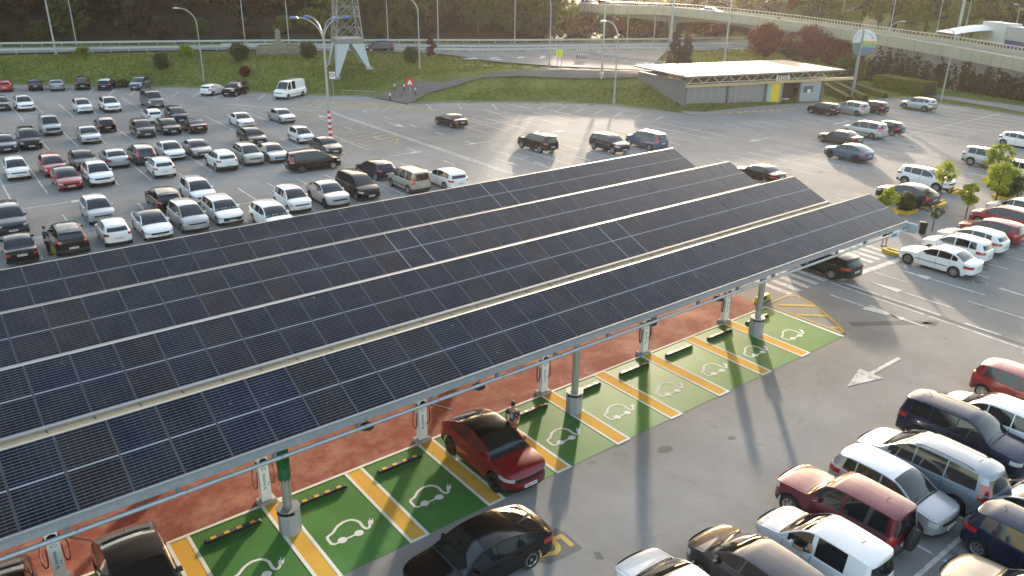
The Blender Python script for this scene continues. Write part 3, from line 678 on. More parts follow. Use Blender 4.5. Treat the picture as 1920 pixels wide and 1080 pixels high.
def hatch_tip(c, r, a0, a1, n=16, wd=.16):
    P = [(c[0]+r*cos(radians(a0+(a1-a0)*i/n)), c[1]+r*sin(radians(a0+(a1-a0)*i/n))) for i in range(n+1)]
    for i in range(n): ym_.line(P[i], P[i+1], wd, Z1, ext=.02)
    return P
for (cx, cy, r) in ((36.4, 72.6, 4.7), (35.9, 89.6, 4.6)):
    hatch_tip((cx, cy), r, -88, 88)
    ym_.line((cx, cy-r), (cx-.2, cy+r), .14, Z1)
    for k in (-3, -1.6, -.2, 1.2, 2.6):
        yy = cy+k; e = sqrt(max(.1, r*r-(k+.9)**2)); ym_.line((cx+.1, yy), (cx+e*.97, yy+.9), .16, Z1+.004)
for i in range(13):                                     # yellow box before the access road
    a = (43.07, 100.44); b_ = (52.38, 88.10); p = lerp2(a, b_, i/12.); q = (p[0]-2.9, p[1]-5.2)
    ym_.line((p[0], p[1]-.4), (q[0]+4.2, q[1]-.2), .15, Z1); ym_.line((p[0], p[1]-.4), (q[0]-.6, q[1]+.6), .15, Z1+.004)
    p = lerp2(a, b_, (i+.5)/12.); q = (p[0]-2.9, p[1]-5.2); ym_.line((p[0], p[1]-.4), (q[0]+4.2, q[1]-.2), .15, Z1+.002)
P = [(36.75, 21.9), (37.12, 21.65), (37.05, 21.0), (36.8, 20.4), (36.4, 19.6), (35.9, 18.8), (35.5, 18.2), (35.1, 17.7), (34.75, 17.35)]
tag(link('faded_yellow_markings', ym_.mesh('faded_yellow_markings', YEL2)), kind='structure')
ya = MB()
for i in range(len(P)-1): ya.line(P[i], P[i+1], .15, Z1, ext=.01)
ya.line((34.78, 21.75), (34.78, 17.3), .13, Z1); ya.line((34.8, 21.9), (36.8, 21.95), .13, Z1+.004)
for a, b_ in (((35.2, 21.5), (36.75, 20.2)), ((34.9, 20.15), (36.1, 19.0)), ((34.9, 18.2), (35.3, 17.8))): ya.line(a, b_, .24, Z1+.004)
def glyph5(mb, ox, oy, s, an, z):
    P = [(.62, 1), (.05, 1), (.02, .56), (.35, .62), (.6, .48), (.64, .3), (.5, .08), (.2, .0), (0, .1)]
    c, q = cos(radians(an)), sin(radians(an)); P = [(ox+(x*c-y*q)*s, oy+(x*q+y*c)*s) for x, y in P]
    for i in range(len(P)-1): mb.line(P[i], P[i+1], .15, z+.002*(i % 2), ext=.08)
G5 = [(13.68, 14.12), (13.70, 14.64), (13.37, 14.67), (13.31, 14.35), (13.21, 14.21), (13.03, 14.17), (12.70, 14.30), (12.60, 14.37)]
for i in range(7): ya.line(G5[i], G5[i+1], .17, Z1+.002*(i % 2), ext=.04)
tag(link('yellow_markings', ya.mesh('yellow_markings', YEL3)), kind='structure')
pt = MB()                                               # darker repair patches in the asphalt
for q in ([(12.28, 14.30), (13.79, 15.05), (13.92, 14.63), (13.85, 13.81), (12.58, 13.90)], [(36.20, 18.03), (39.30, 15.98), (39.68, 15.21), (35.94, 17.58)], [(39.82, 15.68), (40.11, 15.22), (39.35, 15.06), (39.15, 15.69)]): pt.poly(list(q), .003)
pt.line((40.72, 21), (40.6, 6), .32, .003)
RP = random.Random(4)
def blob(x, y, r, z=.0034):
    n_ = 11; e = RP.uniform(.6, 1.6); pt.poly([(x+r*e*RP.uniform(.7, 1.2)*cos(2*pi*q/n_), y+r/e*RP.uniform(.7, 1.2)*sin(2*pi*q/n_)) for q in range(n_)], z)
for _ in range(90):
    blk = RP.choice([(-5, 36, 52, 61), (-5, 36, 68, 77), (0, 34, 85, 94), (45, 70, 52, 61), (62, 100, 37, 46), (48, 70, 16, 21), (15, 45, 3, 11), (12, 34, 8, 16)])
    blob(RP.uniform(blk[0], blk[1]), RP.uniform(blk[2], blk[3]), RP.uniform(.08, .28))
for (x0, y0, an, L_) in ((-4, 64.2, 1, 40), (38.4, 95, -88, 40), (60, 49.5, -3, 42), (50, 63, 60, 22), (20, 98, -2, 20), (72, 34, 2, 30)):
    p = (x0, y0); a_ = radians(an)
    for q in range(int(L_/.9)):
        a2 = a_+RP.uniform(-.35, .35); q2 = (p[0]+.9*cos(a2), p[1]+.9*sin(a2)); pt.line(p, q2, .022, .0037, ext=.01); p = q2
pt.poly([(24.92, 7.35), (25.66, 6.99), (24.93, 6.60), (24.44, 6.59), (24.35, 7.05)], .003)
tag(link('asphalt_patches', pt.mesh('asphalt_patches', asphalt('patch_asphalt', .175, (1, .95, .9)))), kind='structure')

for (x, y), lab in (((80.54, 48.97), 'worn manhole cover in the aisle in front of the kiosk'), ((79.91, 33.79), 'manhole cover in the aisle left of the silver crossover'), ((47.58, 16.41), 'drain cover beside the lane arrows at the right'), ((22.79, 9.23), 'drain cover between the parked cars at the lower right'), ((41.02, 77.68), 'manhole cover near the double white line by the striped mast foot')):
    t = thing('manhole_cover', lab, 'manhole cover', (x, y, 0), .3, 'metal covers set in the asphalt'); b_ = MB(); b_.poly([(.42*cos(2*pi*q/20), .42*sin(2*pi*q/20)) for q in range(20)], .008); link('rim', b_.mesh('rim', CONC), t); b_ = MB(); b_.poly([(.33*cos(2*pi*q/20), .33*sin(2*pi*q/20)) for q in range(20)], .012); link('lid', b_.mesh('lid', flat('cast_iron', (.10, .095, .09), .6, .3)), t)
# ------------------------------------------------------------------ charging bays
BX, BP, BW, YB, YO = 27.857, 3.0103, .607, 21.72, 17.23
gp = MB(); gp.poly([(-9, YO), (34.35, YO), (34.35, YB), (-9, YB)], .006)
tag(link('green_bay_surface', gp.mesh('green_bay_surface', GREEN)), kind='structure')
rp = MB(); rp.poly([(-9, YB), (34.5, YB), (34.6, 27.5), (-9, 27.5)], .004)
tag(link('red_walkway_surface', rp.mesh('red_walkway_surface', RED)), kind='structure')
ys = MB(); wl = MB(); KS = range(-1, 12)
for k in KS:
    x = BX-k*BP
    ys.poly([(x, YO), (x+BW, YO), (x+BW, YB), (x, YB)], .010)
    wl.line((x, YB), (x, YO-.05), .11, .014); wl.line((x+BW, YB), (x+BW, YO-.05), .11, .014); wl.line((x+.055, YO), (x+BW-.055, YO), .11, .0135)
wl.line((-9, YB), (34.5, YB), .12, .018); wl.line((34.42, YB-.06), (34.42, YO), .16, .014)
tag(link('yellow_bay_strips', ys.mesh('yellow_bay_strips', YELL)), kind='structure')
EV = [(7.87, 18.57), (7.78, 18.64), (7.79, 18.96), (7.85, 19.03), (8.05, 19.09), (8.2, 19.22), (8.32, 19.3), (8.55, 19.37), (8.78, 19.33), (8.90, 19.21), (8.96, 19.05), (8.94, 18.78), (8.97, 18.66), (9.03, 18.61), (9.12, 18.66), (9.19, 18.78)]
for k in range(-1, 11):
    dx = (7-k)*BP
    E = [(x+dx, y) for x, y in EV]; E = resamp(E, 40)
    for i in range(40): wl.line(E[i], E[i+1], .095, .010+.001*(i % 2), ext=.012)
    for c, rr in (((8.13, 18.60), .15), ((8.70, 18.59), .15)):
        wl.poly([(c[0]+dx+rr*cos(2*pi*q/20), c[1]+rr*.95*sin(2*pi*q/20)) for q in range(20)], .0125)
    wl.line((8.13+dx, 18.585), (8.70+dx, 18.585), .07, .0115); wl.line((7.86+dx, 18.56), (8.1+dx, 18.585), .07, .0105)
    wl.poly([(9.13+dx, 18.80), (9.27+dx, 18.72), (9.36+dx, 18.86), (9.22+dx, 18.95)], .0122)
    wl.line((9.26+dx, 18.90), (9.31+dx, 19.02), .03, .0117); wl.line((9.33+dx, 18.86), (9.39+dx, 18.97), .03, .0117)
tag(link('bay_lines_and_symbols', wl.mesh('bay_lines_and_symbols', WHT2)), kind='structure')

# wheel stops
rub = flat('black_rubber', (.022, .024, .024), .6); yrf = flat('yellow_reflector', (.65, .36, .03), .45)
def stop_bm():
    b = MB(); b.box((0, 0, .05), (1.82, .15, .10), taper=.93)
    return b
_st = stop_bm().mesh('wheel_stop', rub)
_sy = MB()
_sy.box((0, 0, 0), (.17, .13, .006)); _sy = _sy.mesh('reflector', yrf)
for k in range(-1, 11):
    if k in (4, 8): pass
    x = BX-k*BP-BW/2-.9
    where = {-1: 'in the bay furthest right, partly behind the column', 10: 'at the far left end'}.get(k)
    lab = {-1: 'black and yellow wheel stop in the last bay beside the yellow hatching', 0: 'black and yellow wheel stop just left of the rightmost column', 1: 'black and yellow wheel stop in the second bay left of the rightmost column', 2: 'black and yellow wheel stop right of the middle column, two bays away', 3: 'black and yellow wheel stop partly hidden behind the middle column', 4: 'black and yellow wheel stop beside the standing man in the dark shirt',
           5: 'black and yellow wheel stop under the rear of the red crossover', 6: 'black and yellow wheel stop in the bay just left of the red crossover', 7: 'black and yellow wheel stop right of the green wrapped column', 8: 'black and yellow wheel stop left of the green wrapped column', 9: 'black and yellow wheel stop under the tail of the dark crossover at the bottom left', 10: 'black and yellow wheel stop under the car at the left edge'}[k]
    r = link('wheel_stop', _st, None, (x+BP-.0, 21.0, .012)); tag(r, lab, 'wheel stop', 'rubber wheel stops of the charging bays')
    for q in (-.62, -.2, .2, .62): link('reflector', _sy, r, (q, 0, .1035))
# chargers
whm = flat('charger_white', (.78, .80, .80), .35, 0, .3); scr = flat('screen_black', (.01, .012, .02), .1); cbl = flat('cable_black', (.015, .015, .016), .5); dkb = flat('charger_text', (.03, .09, .14), .5)
def textmesh(body, size, mat, ext=.002, name='lettering'):
    cu = bpy.data.curves.new(name, 'FONT'); cu.body = body; cu.size = size; cu.extrude = ext; cu.align_x = 'CENTER'; cu.align_y = 'CENTER'
    o = bpy.data.objects.new('tmp', cu); COL.objects.link(o); dg = bpy.context.evaluated_depsgraph_get()
    me = bpy.data.meshes.new_from_object(o.evaluated_get(dg)); bpy.data.objects.remove(o); me.materials.clear(); me.materials.append(mat); return me
_tx = textmesh('la movea', .17, dkb); _tx2 = textmesh('recarga', .06, dkb)
cb = MB(); cb.box((0, 0, .98), (.33, .24, 1.70), taper=.97)
c_body = cb.mesh('cabinet', whm)
cb = MB(); cb.box((0, 0, .065), (.62, .42, .13), taper=.93); c_base = cb.mesh('plinth', CONC)
cb = MB(); cb.poly([(.13*cos(2*pi*i/18), .105*sin(2*pi*i/18)) for i in range(18)], 0, 0, .01)
cb.v = [(x, -z, y) for x, y, z in cb.v]; cb.f = [f[::-1] for f in cb.f]; c_scr = cb.mesh('screen', scr)
cb = MB(); cb.box((0, 0, 0), (.37, .27, .07), taper=.92); c_top = cb.mesh('top_cover', whm)
def coil(P, r, turns, w_=.012):
    P = resamp3(P, turns*9); out = []
    for i, p in enumerate(P):
        a = 2*pi*i/9; out.append((p[0]+r*.3*cos(a), p[1]+r*cos(a), p[2]+r*sin(a)))
    b = MB(); b.tube(out, w_, 5); return b
def resamp3(P, n):
    P = [Vector(p) for p in P]; d = [0]
    for i in range(len(P)-1): d.append(d[-1]+(P[i+1]-P[i]).length)
    out = []
    for k in range(n+1):
        s = d[-1]*k/n; i = 0
        while i < len(d)-2 and s > d[i+1]: i += 1
        out.append(P[i].lerp(P[i+1], (s-d[i])/(d[i+1]-d[i])))
    return out
def loop_bm(sx):
    P = [(sx*.17, 0, 1.62)]+[(sx*(.20+.12*sin(t*pi/10)), 0, 1.62-.95*(t/10.)) for t in range(1, 11)]+[(sx*(.20-.02), .02, .60)]
    P = [(sx*.17, 0, 1.55), (sx*.30, 0, 1.48), (sx*.36, 0, 1.2), (sx*.36, 0, .85), (sx*.31, 0, .66), (sx*.24, 0, .66), (sx*.21, 0, .85), (sx*.20, 0, 1.25)]
    return coil(P, .028, 42, .011)
c_lp = [loop_bm(s).mesh('cable', cbl) for s in (-1, 1)]
cb = MB(); cb.box((0, 0, 0), (.05, .09, .16)); c_pl = cb.mesh('plug_holder', cbl)
ch0 = None
CHL = [(.91, 'white charging post at the left edge beside the dark crossover at the bottom left'), (7.0, 'white charging post just left of the green wrapped column'), (13.08, 'white charging post plugged in to the red crossover'), (19.04, 'white charging post left of the middle column, behind the standing man'), (25.15, 'white charging post standing halfway between the middle and rightmost columns'), (31.1, 'white charging post nearest the rightmost column')]
for x, lab in CHL:
    loc = (x, 21.86, .0)
    if ch0 is None:
        ch0 = thing('charging_post', lab, 'charger', loc, 0, 'electric car charging posts')
        link('plinth', c_base, ch0); link('cabinet', c_body, ch0); o = link('screen', c_scr, ch0, (0, -.125, 1.66)); link('top_cover', c_top, ch0, (0, 0, 1.865))
        o = link('lettering', _tx, ch0, (-.03, -.1215, .88)); o.rotation_euler = (pi/2, -pi/2, 0); o = link('lettering', _tx2, ch0, (.09, -.1215, .75)); o.rotation_euler = (pi/2, -pi/2, 0)
        for s in (0, 1): link('cable', c_lp[s], ch0); link('plug_holder', c_pl, ch0, ((s*2-1)*.19, 0, 1.52))
        lg = MB()
        for q, (a, b_) in enumerate((((-.07, 1.42), (.07, 1.42)), ((-.07, 1.42), (-.07, 1.34)), ((-.07, 1.34), (.07, 1.34)), ((.07, 1.38), (.07, 1.34)))):
            lg.box(((a[0]+b_[0])/2, -.1235, (a[1]+b_[1])/2), (max(abs(a[0]-b_[0]), .014), .004, max(abs(a[1]-b_[1]), .014)))
        link('logo', lg.mesh('logo', dkb), ch0)
    else: dup(ch0, loc, 0, lab)
# cable from the post to the red car, and to the grey one
def cable_thing(P, lab):
    o = link('charging_cable', coil(P, .03, 26, .012).mesh('charging_cable', cbl)); tag(o, lab, 'cable', 'coiled cables plugged in to cars')
cable_thing([(13.27, 21.85, 1.55), (13.6, 21.8, 1.35), (14.0, 21.75, 1.15), (14.35, 21.6, .95)], 'coiled black cable running from the post to the red crossover')
cable_thing([(1.1, 21.85, 1.55), (1.4, 21.85, 1.35), (1.7, 21.8, 1.15), (2.0, 21.75, .95)], 'coiled black cable running from the left post to the dark crossover at the bottom left')

# ------------------------------------------------------------------ solar canopy
galv = flat('galvanised_steel', (.40, .43, .46), .35, .6, vary=.12, scale=3.); galv_d = flat('grey_steel', (.20, .215, .23), .45, .4); alu = flat('aluminium_trim', (.27, .29, .31), .5, .3); cream = flat('cream_roof_sheet', (.37, .31, .19), .6, vary=.12, scale=.8)
def pv_mat():
    m, n, l, b = newmat('solar_cells'); uv = n.new('ShaderNodeTexCoord'); sp = n.new('ShaderNodeSeparateXYZ'); l.new(uv.outputs['UV'], sp.inputs[0])
    def M2(op, a, c=None, val=None):
        x = n.new('ShaderNodeMath'); x.operation = op
        for i, q in enumerate((a, c)):
            if q is None: continue
            if isinstance(q, (int, float)): x.inputs[i].default_value = q
            else: l.new(q, x.inputs[i])
        return x.outputs[0]
    def lines(src, N, wd):
        f = M2('FRACT', M2('MULTIPLY', src, N)); d = M2('MINIMUM', f, M2('SUBTRACT', 1., f)); return M2('LESS_THAN', d, wd)
    lu = lines(sp.outputs[0], 6, .016); lv = lines(sp.outputs[1], 24, .075)
    mid = M2('LESS_THAN', M2('ABSOLUTE', M2('SUBTRACT', sp.outputs[1], .5)), .0105)
    oi = n.new('ShaderNodeObjectInfo'); rnd = oi.outputs['Random']
    tc = n.new('ShaderNodeTexNoise'); tc.inputs['Scale'].default_value = 1.3; tc.inputs['Detail'].default_value = 3; geo = n.new('ShaderNodeNewGeometry'); l.new(geo.outputs['Position'], tc.inputs['Vector'])
    cr = n.new('ShaderNodeValToRGB'); cr.color_ramp.elements[0].color = (.005, .006, .013, 1); cr.color_ramp.elements[1].color = (.014, .009, .010, 1); e = cr.color_ramp.elements.new(.5); e.color = (.005, .008, .021, 1); cr.color_ramp.elements[0].position = .2; cr.color_ramp.elements[2].position = .85
    mixr = M2('ADD', M2('MULTIPLY', rnd, .75), M2('MULTIPLY', tc.outputs[0], .35)); l.new(mixr, cr.inputs[0])
    a = n.new('ShaderNodeMix'); a.data_type = 'RGBA'; l.new(cr.outputs[0], a.inputs[6]); a.inputs[7].default_value = (.15, .15, .165, 1)
    str_ = M2('MULTIPLY', M2('MAXIMUM', lv, M2('MULTIPLY', lu, .4)), M2('ADD', .45, M2('MULTIPLY', tc.outputs[0], 1.1)))
    l.new(M2('MINIMUM', str_, 1.), a.inputs[0])
    c = n.new('ShaderNodeMix'); c.data_type = 'RGBA'; l.new(mid, c.inputs[0]); l.new(a.outputs[2], c.inputs[6]); c.inputs[7].default_value = (.30, .31, .34, 1)
    dn = n.new('ShaderNodeTexNoise'); dn.inputs['Scale'].default_value = 5.5; dn.inputs['Detail'].default_value = 2; l.new(geo.outputs['Position'], dn.inputs['Vector'])
    dp = M2('MULTIPLY', M2('GREATER_THAN', dn.outputs[0], .775), .55); du = M2('MULTIPLY', M2('MAXIMUM', M2('SUBTRACT', tc.outputs[0], .45), 0.), .10)
    c2 = n.new('ShaderNodeMix'); c2.data_type = 'RGBA'; l.new(M2('MAXIMUM', dp, du), c2.inputs[0]); l.new(c.outputs[2], c2.inputs[6]); c2.inputs[7].default_value = (.34, .33, .31, 1)
    l.new(c2.outputs[2], b.inputs['Base Color']); b.inputs['Roughness'].default_value = .16; b.inputs['Specular IOR Level'].default_value = .22
    return m
PV = pv_mat(); frm = flat('panel_frame_dark', (.11, .115, .125), .4, .4)
MW, ML = 1.17, None
ROWS = [(17.38, 5.085, 19.46, 5.983), (21.80, 5.086, 23.89, 5.993), (26.14, 5.12, 28.32, 5.98), (30.75, 5.18, 32.71, 6.007)]
canopy = thing('solar_carport', 'long steel carport roof carrying four sawtooth rows of dark solar panels', 'solar carport', (19, 24, 0))
OX, OY = 19, 24
def cl(name, mb, mats, smooth=False): 
    mb.v = [(x-OX, y-OY, z) for x, y, z in mb.v]
    return link(name, mb.mesh(name, mats, smooth, 40), canopy)
pvm = None
pans = []
for ri, (yb, zb, yt, zt) in enumerate(ROWS):
    tl = atan2(zt-zb, yt-yb); LL = math.hypot(yt-yb, zt-zb); k = 0
    if pvm is None or True:
        mb = MB(); w2 = MW/2-.024; mb.add([(-w2, 0, .02), (w2, 0, .02), (w2, LL, .02), (-w2, LL, .02)], [(0, 1, 2, 3)], 0)
        mb.box((0, LL/2, -.005), (MW-.012, LL, .04), mi=1)
        # lift glass above the frame box
        me = mb.mesh('solar_panel', [PV, frm]); uvl = me.uv_layers.new(name='UVMap')
        for p in me.polygons:
            for li in p.loop_indices:
                v = me.vertices[me.loops[li].vertex_index].co; uvl.data[li].uv = (v.x/(2*w2)+.5, v.y/LL)
        for v in me.vertices[:4]: v.co.z = .0185
    x0 = .20+.01*ri; n = 33
    for i in range(-8, n):
        x = x0+MW*(i+.5); pans.append((math.hypot(x, yb), me, (x-OX, yb-OY, zb), tl, ri, i))
def visible(p):
    x, y, z = p[2][0]+OX, p[2][1]+OY, p[2][2]; v = Vector((x+.6, y+1, z+.4))-camo.location
    d = v.dot(fw); px = 960+1473*v.dot(r2)/d
    return px > -500
pans = sorted([p for p in pans if visible(p)], key=lambda p: p[0])
for p in pans[:100]:
    o = link('solar_panel', p[1], canopy, p[2]); o.rotation_euler = (p[3]+random.uniform(-.004, .004), random.uniform(-.003, .003), 0)
rest = pans[100:]
if rest:
    mb = MB(); uvs = []
    for d_, me, loc, tl, ri, i in rest:
        R = Matrix.Translation(loc) @ Matrix.Rotation(tl+random.uniform(-.004, .004), 4, 'X'); mb.add([R @ v.co for v in me.vertices], [tuple(p.vertices) for p in me.polygons]); mb.m[-len(me.polygons):] = [p.material_index for p in me.polygons]
        uvs += [tuple(u.uv) for u in me.uv_layers[0].data]
    m2 = mb.mesh('solar_panel_rest', [PV, frm]); ul = m2.uv_layers.new(name='UVMap')
    for i, u in enumerate(uvs): ul.data[i].uv = u
    o = link('solar_panel', m2, canopy); tag(o, kind='stuff')
XL, XR = -9., 38.82
for ri, (yb, zb, yt, zt) in enumerate(ROWS):
    g_ = MB(); c, s = (yt-yb), (zt-zb); q = math.hypot(c, s); c /= q; s /= q
    wdt = .16 if ri in (1, 2) else .07
    g_.box(((XL+XR)/2, yb-.02-wdt/2, zb-.03), (XR-XL, wdt, .08)); 
    cl('gutter', g_, alu)
    g_ = MB(); g_.box(((XL+XR)/2, yt+.03, zt+.0), (XR-XL, .06, .06)); cl('top_trim', g_, alu)
    g_ = MB(); g_.box(((XL+XR)/2, yt+.02, (zt+4.84)/2-.02), (XR-XL, .03, zt-4.9)); cl('back_sheet', g_, cream)
    for i in (13, 14, 20, 21)[(ri % 2)*2:(ri % 2)*2+2] if ri != 0 else ():
        g_ = MB(); x = .2+MW*i; R = Matrix.Translation((x, yb, zb)) @ Matrix.Rotation(atan2(s, c), 4, 'X'); g_.box((0, q/2, .03), (.035, q, .02), M=R); cl('bright_joint_strip', g_, alu)
    for i in range(0, 34): 
        pass
g_ = MB()
for (ya, za, yb_, zb_) in ((17.5, 4.84, 19.5, 4.84), (19.5, 4.84, 21.75, 5.03), (21.75, 4.84, 23.9, 4.84), (23.9, 4.84, 26.1, 5.03), (26.1, 4.84, 28.3, 4.84), (28.3, 4.84, 30.7, 5.08), (30.7, 4.84, 32.6, 4.84)):
    g_.add([(XL, ya, za), (XR, ya, za), (XR, yb_, zb_), (XL, yb_, zb_)], [(0, 1, 2, 3)]); g_.add([(XL, ya, 4.77), (XR, ya, 4.77), (XR, yb_, 4.77), (XL, yb_, 4.77)], [(3, 2, 1, 0)])
cl('roof_deck', g_, cream)
g_ = MB(); g_.box(((XL+XR)/2, 17.28, 4.93), (XR-XL, .09, .13)); g_.box(((XL+XR)/2, 17.31, 5.012), (XR-XL, .11, .03)); cl('edge_beam', g_, galv)
g_ = MB(); g_.tube([(XL, 17.2, 4.70), (XR-.1, 17.2, 4.70)], .06, 12); cl('front_tube', g_, galv, True)
for i in range(16):
    g_ = MB(); x = 38.4-2.41*i-1.2; g_.box((x, 17.24, 4.80), (.10, .12, .16)); g_.tube([(x-.2, 17.25, 4.68), (x+.2, 17.16, 4.74)], .022, 6); cl('bracket', g_, galv_d)
for x in (7.05, 19.1, 31.15):
    g_ = MB(); g_.box((x, 25.2, 4.64), (.20, 14., .24)); cl('cross_beam', g_, galv_d)
for y in (22., 27., 31.):
    g_ = MB(); g_.box(((XL+XR)/2, y, 4.66), (XR-XL-.2, .16, .18)); cl('long_beam', g_, galv_d)
for i in range(1, 34):                                  # cables drooping over the gap between two rows
    g_ = MB(); x = .2+MW*i; P = [(x, 21.72, 5.06), (x+.1, 21.2, 4.93), (x+.45, 20.5, 4.89), (x+.75, 19.7, 5.3), (x+.8, 19.52, 5.9)]; g_.tube(P, .014, 5); cl('panel_cable', g_, cbl)
g_ = MB(); g_.box((38.86, 25, 4.88), (.05, 15.2, .22)); cl('end_fascia', g_, alu)
g_ = MB(); g_.box((38.97, 17.2, 4.75), (.04, .7, .5)); cl('end_plate', g_, flat('pale_blue_plate', (.30, .40, .47), .4))
g_ = MB(); g_.box((37.1, 17.04, 4.77), (.9, .02, .26)); g_ = cl('small_sign', g_, flat('sign_pale', (.5, .56, .6), .4))
ed = MB()
for q in range(3): ed.box((36.93+.17*q, 17.025, 4.77), (.11, .01, .15))
for v in range(len(ed.v)): pass
cl('sign_symbol', ed, flat('sign_blue', (.02, .12, .30), .4))
# columns
def octo(r, z0, z1, mb, mi=0, top=None):
    P = [(r*cos(pi/8+pi/4*i), r*sin(pi/8+pi/4*i)) for i in range(8)]; mb.poly(P, z1, mi, z1-z0)
hz_y = flat('hazard_yellow', (.6, .36, .04), .5); gw = flat('green_wire', (.012, .11, .02), .4, vary=.5, scale=12); ow = flat('orange_strap', (.55, .22, .03), .5)
for i, (x, y, lab) in enumerate([(7.05, 20.0, 'steel column wrapped in bunches of green wire on an octagonal grey plinth'), (19.1, 20.0, 'middle steel column with orange strips down its sides'), (31.15, 20.0, 'rightmost plain steel column on an octagonal pale topped plinth'), (7.05, 27.3, 'rear column under the carport behind the green wrapped one'), (19.1, 27.3, 'rear column under the carport behind the middle one'), (31.15, 27.3, 'rear column under the carport behind the rightmost one')]):
    t = thing('carport_column', lab, 'column', (x, y, 0), 0, 'columns holding up the solar carport')
    b_ = MB(); octo(.35, 0, .90, b_); link('plinth', b_.mesh('plinth', flat('grey_painted_concrete', (.33, .34, .36), .6, vary=.08, scale=2)), t)
    b_ = MB(); octo(.375, .90, .94, b_); link('plinth_cap', b_.mesh('plinth_cap', flat('cap_pale', (.46, .46, .42), .7) if i else flat('cap_grey', (.24, .245, .25), .7)), t)
    b_ = MB(); b_.tube([(0, 0, .95), (0, 0, 4.72)], .145, 20); link('shaft', b_.mesh('shaft', galv, True, 40), t)
    b_ = MB(); b_.box((0, 0, 4.70), (.5, .5, .05)); link('head_plate', b_.mesh('head_plate', galv_d), t)
    if i < 3:
        b_ = MB()
        for q in range(6):
            a = -pi*.95+q*.28; b_.box((.365*cos(a)*.98, .365*sin(a)*.98, .85), (.05, .10, .06), rz=a+.0, M=None)
        link('hazard_tape', b_.mesh('hazard_tape', [hz_y if False else flat('hazard_black', (.015, .015, .015), .5)]), t)
    if i == 0:
        b_ = MB()
        for q in range(26):
            a = 2*pi*q/26; r = .165+random.uniform(-.01, .02); P = [(r*cos(a+random.uniform(-.06, .06)), r*sin(a+random.uniform(-.06, .06)), z) for z in (1.95+random.uniform(0, .15), 2.6, 3.3, 4., 4.7)]; b_.tube(P, .026, 5)
        link('wire_bundle', b_.mesh('wire_bundle', gw, True), t)
    if i == 1:
        for sx in (-1, 1):
            b_ = MB(); b_.tube([(sx*.155, .02, 2.3), (sx*.158, .02, 3.2), (sx*.162, .02, 4.5)], .03, 6); link('orange_strip', b_.mesh('orange_strip', ow), t)
# round lamps under the roof
for px, lab in (((12.82, 17.83), 'round black lamp hanging behind the man by the red crossover'), ((8.86, 17.87), 'round black lamp hanging between the green wrapped column and the red crossover'), ((20.87, 17.85), 'round black lamp beside the post halfway to the rightmost column'), ((24.84, 17.86), 'round black lamp nearest the rightmost column')):
    t = thing('ceiling_lamp', lab, 'lamp', (px[0], px[1], 0), 0, 'round lamps hanging under the carport')
    b_ = MB(); b_.lathe([(0, 4.17), (.17, 4.17), (.21, 4.20), (.20, 4.26), (.05, 4.32), (0, 4.32)], 20); link('shade', b_.mesh('shade', black_m, True, 40), t)
    b_ = MB(); b_.tube([(0, 0, 4.3), (0, 0, 4.72)], .018, 6); link('hanger', b_.mesh('hanger', black_m), t)
# yellow block at the end of the red walkway
t = thing('barrier_block', 'small yellow and black barrier block at the corner of the red walkway', 'barrier', (35.0, 22.35, 0), radians(4))
b_ = MB(); b_.box((0, 0, .16), (1.25, .26, .32), taper=.85); link('block', b_.mesh('block', flat('barrier_yellow', (.60, .47, .03), .5)), t)
b_ = MB(); b_.box((.05, -.125, .17), (.34, .03, .2)); link('black_panel', b_.mesh('black_panel', black_m), t)

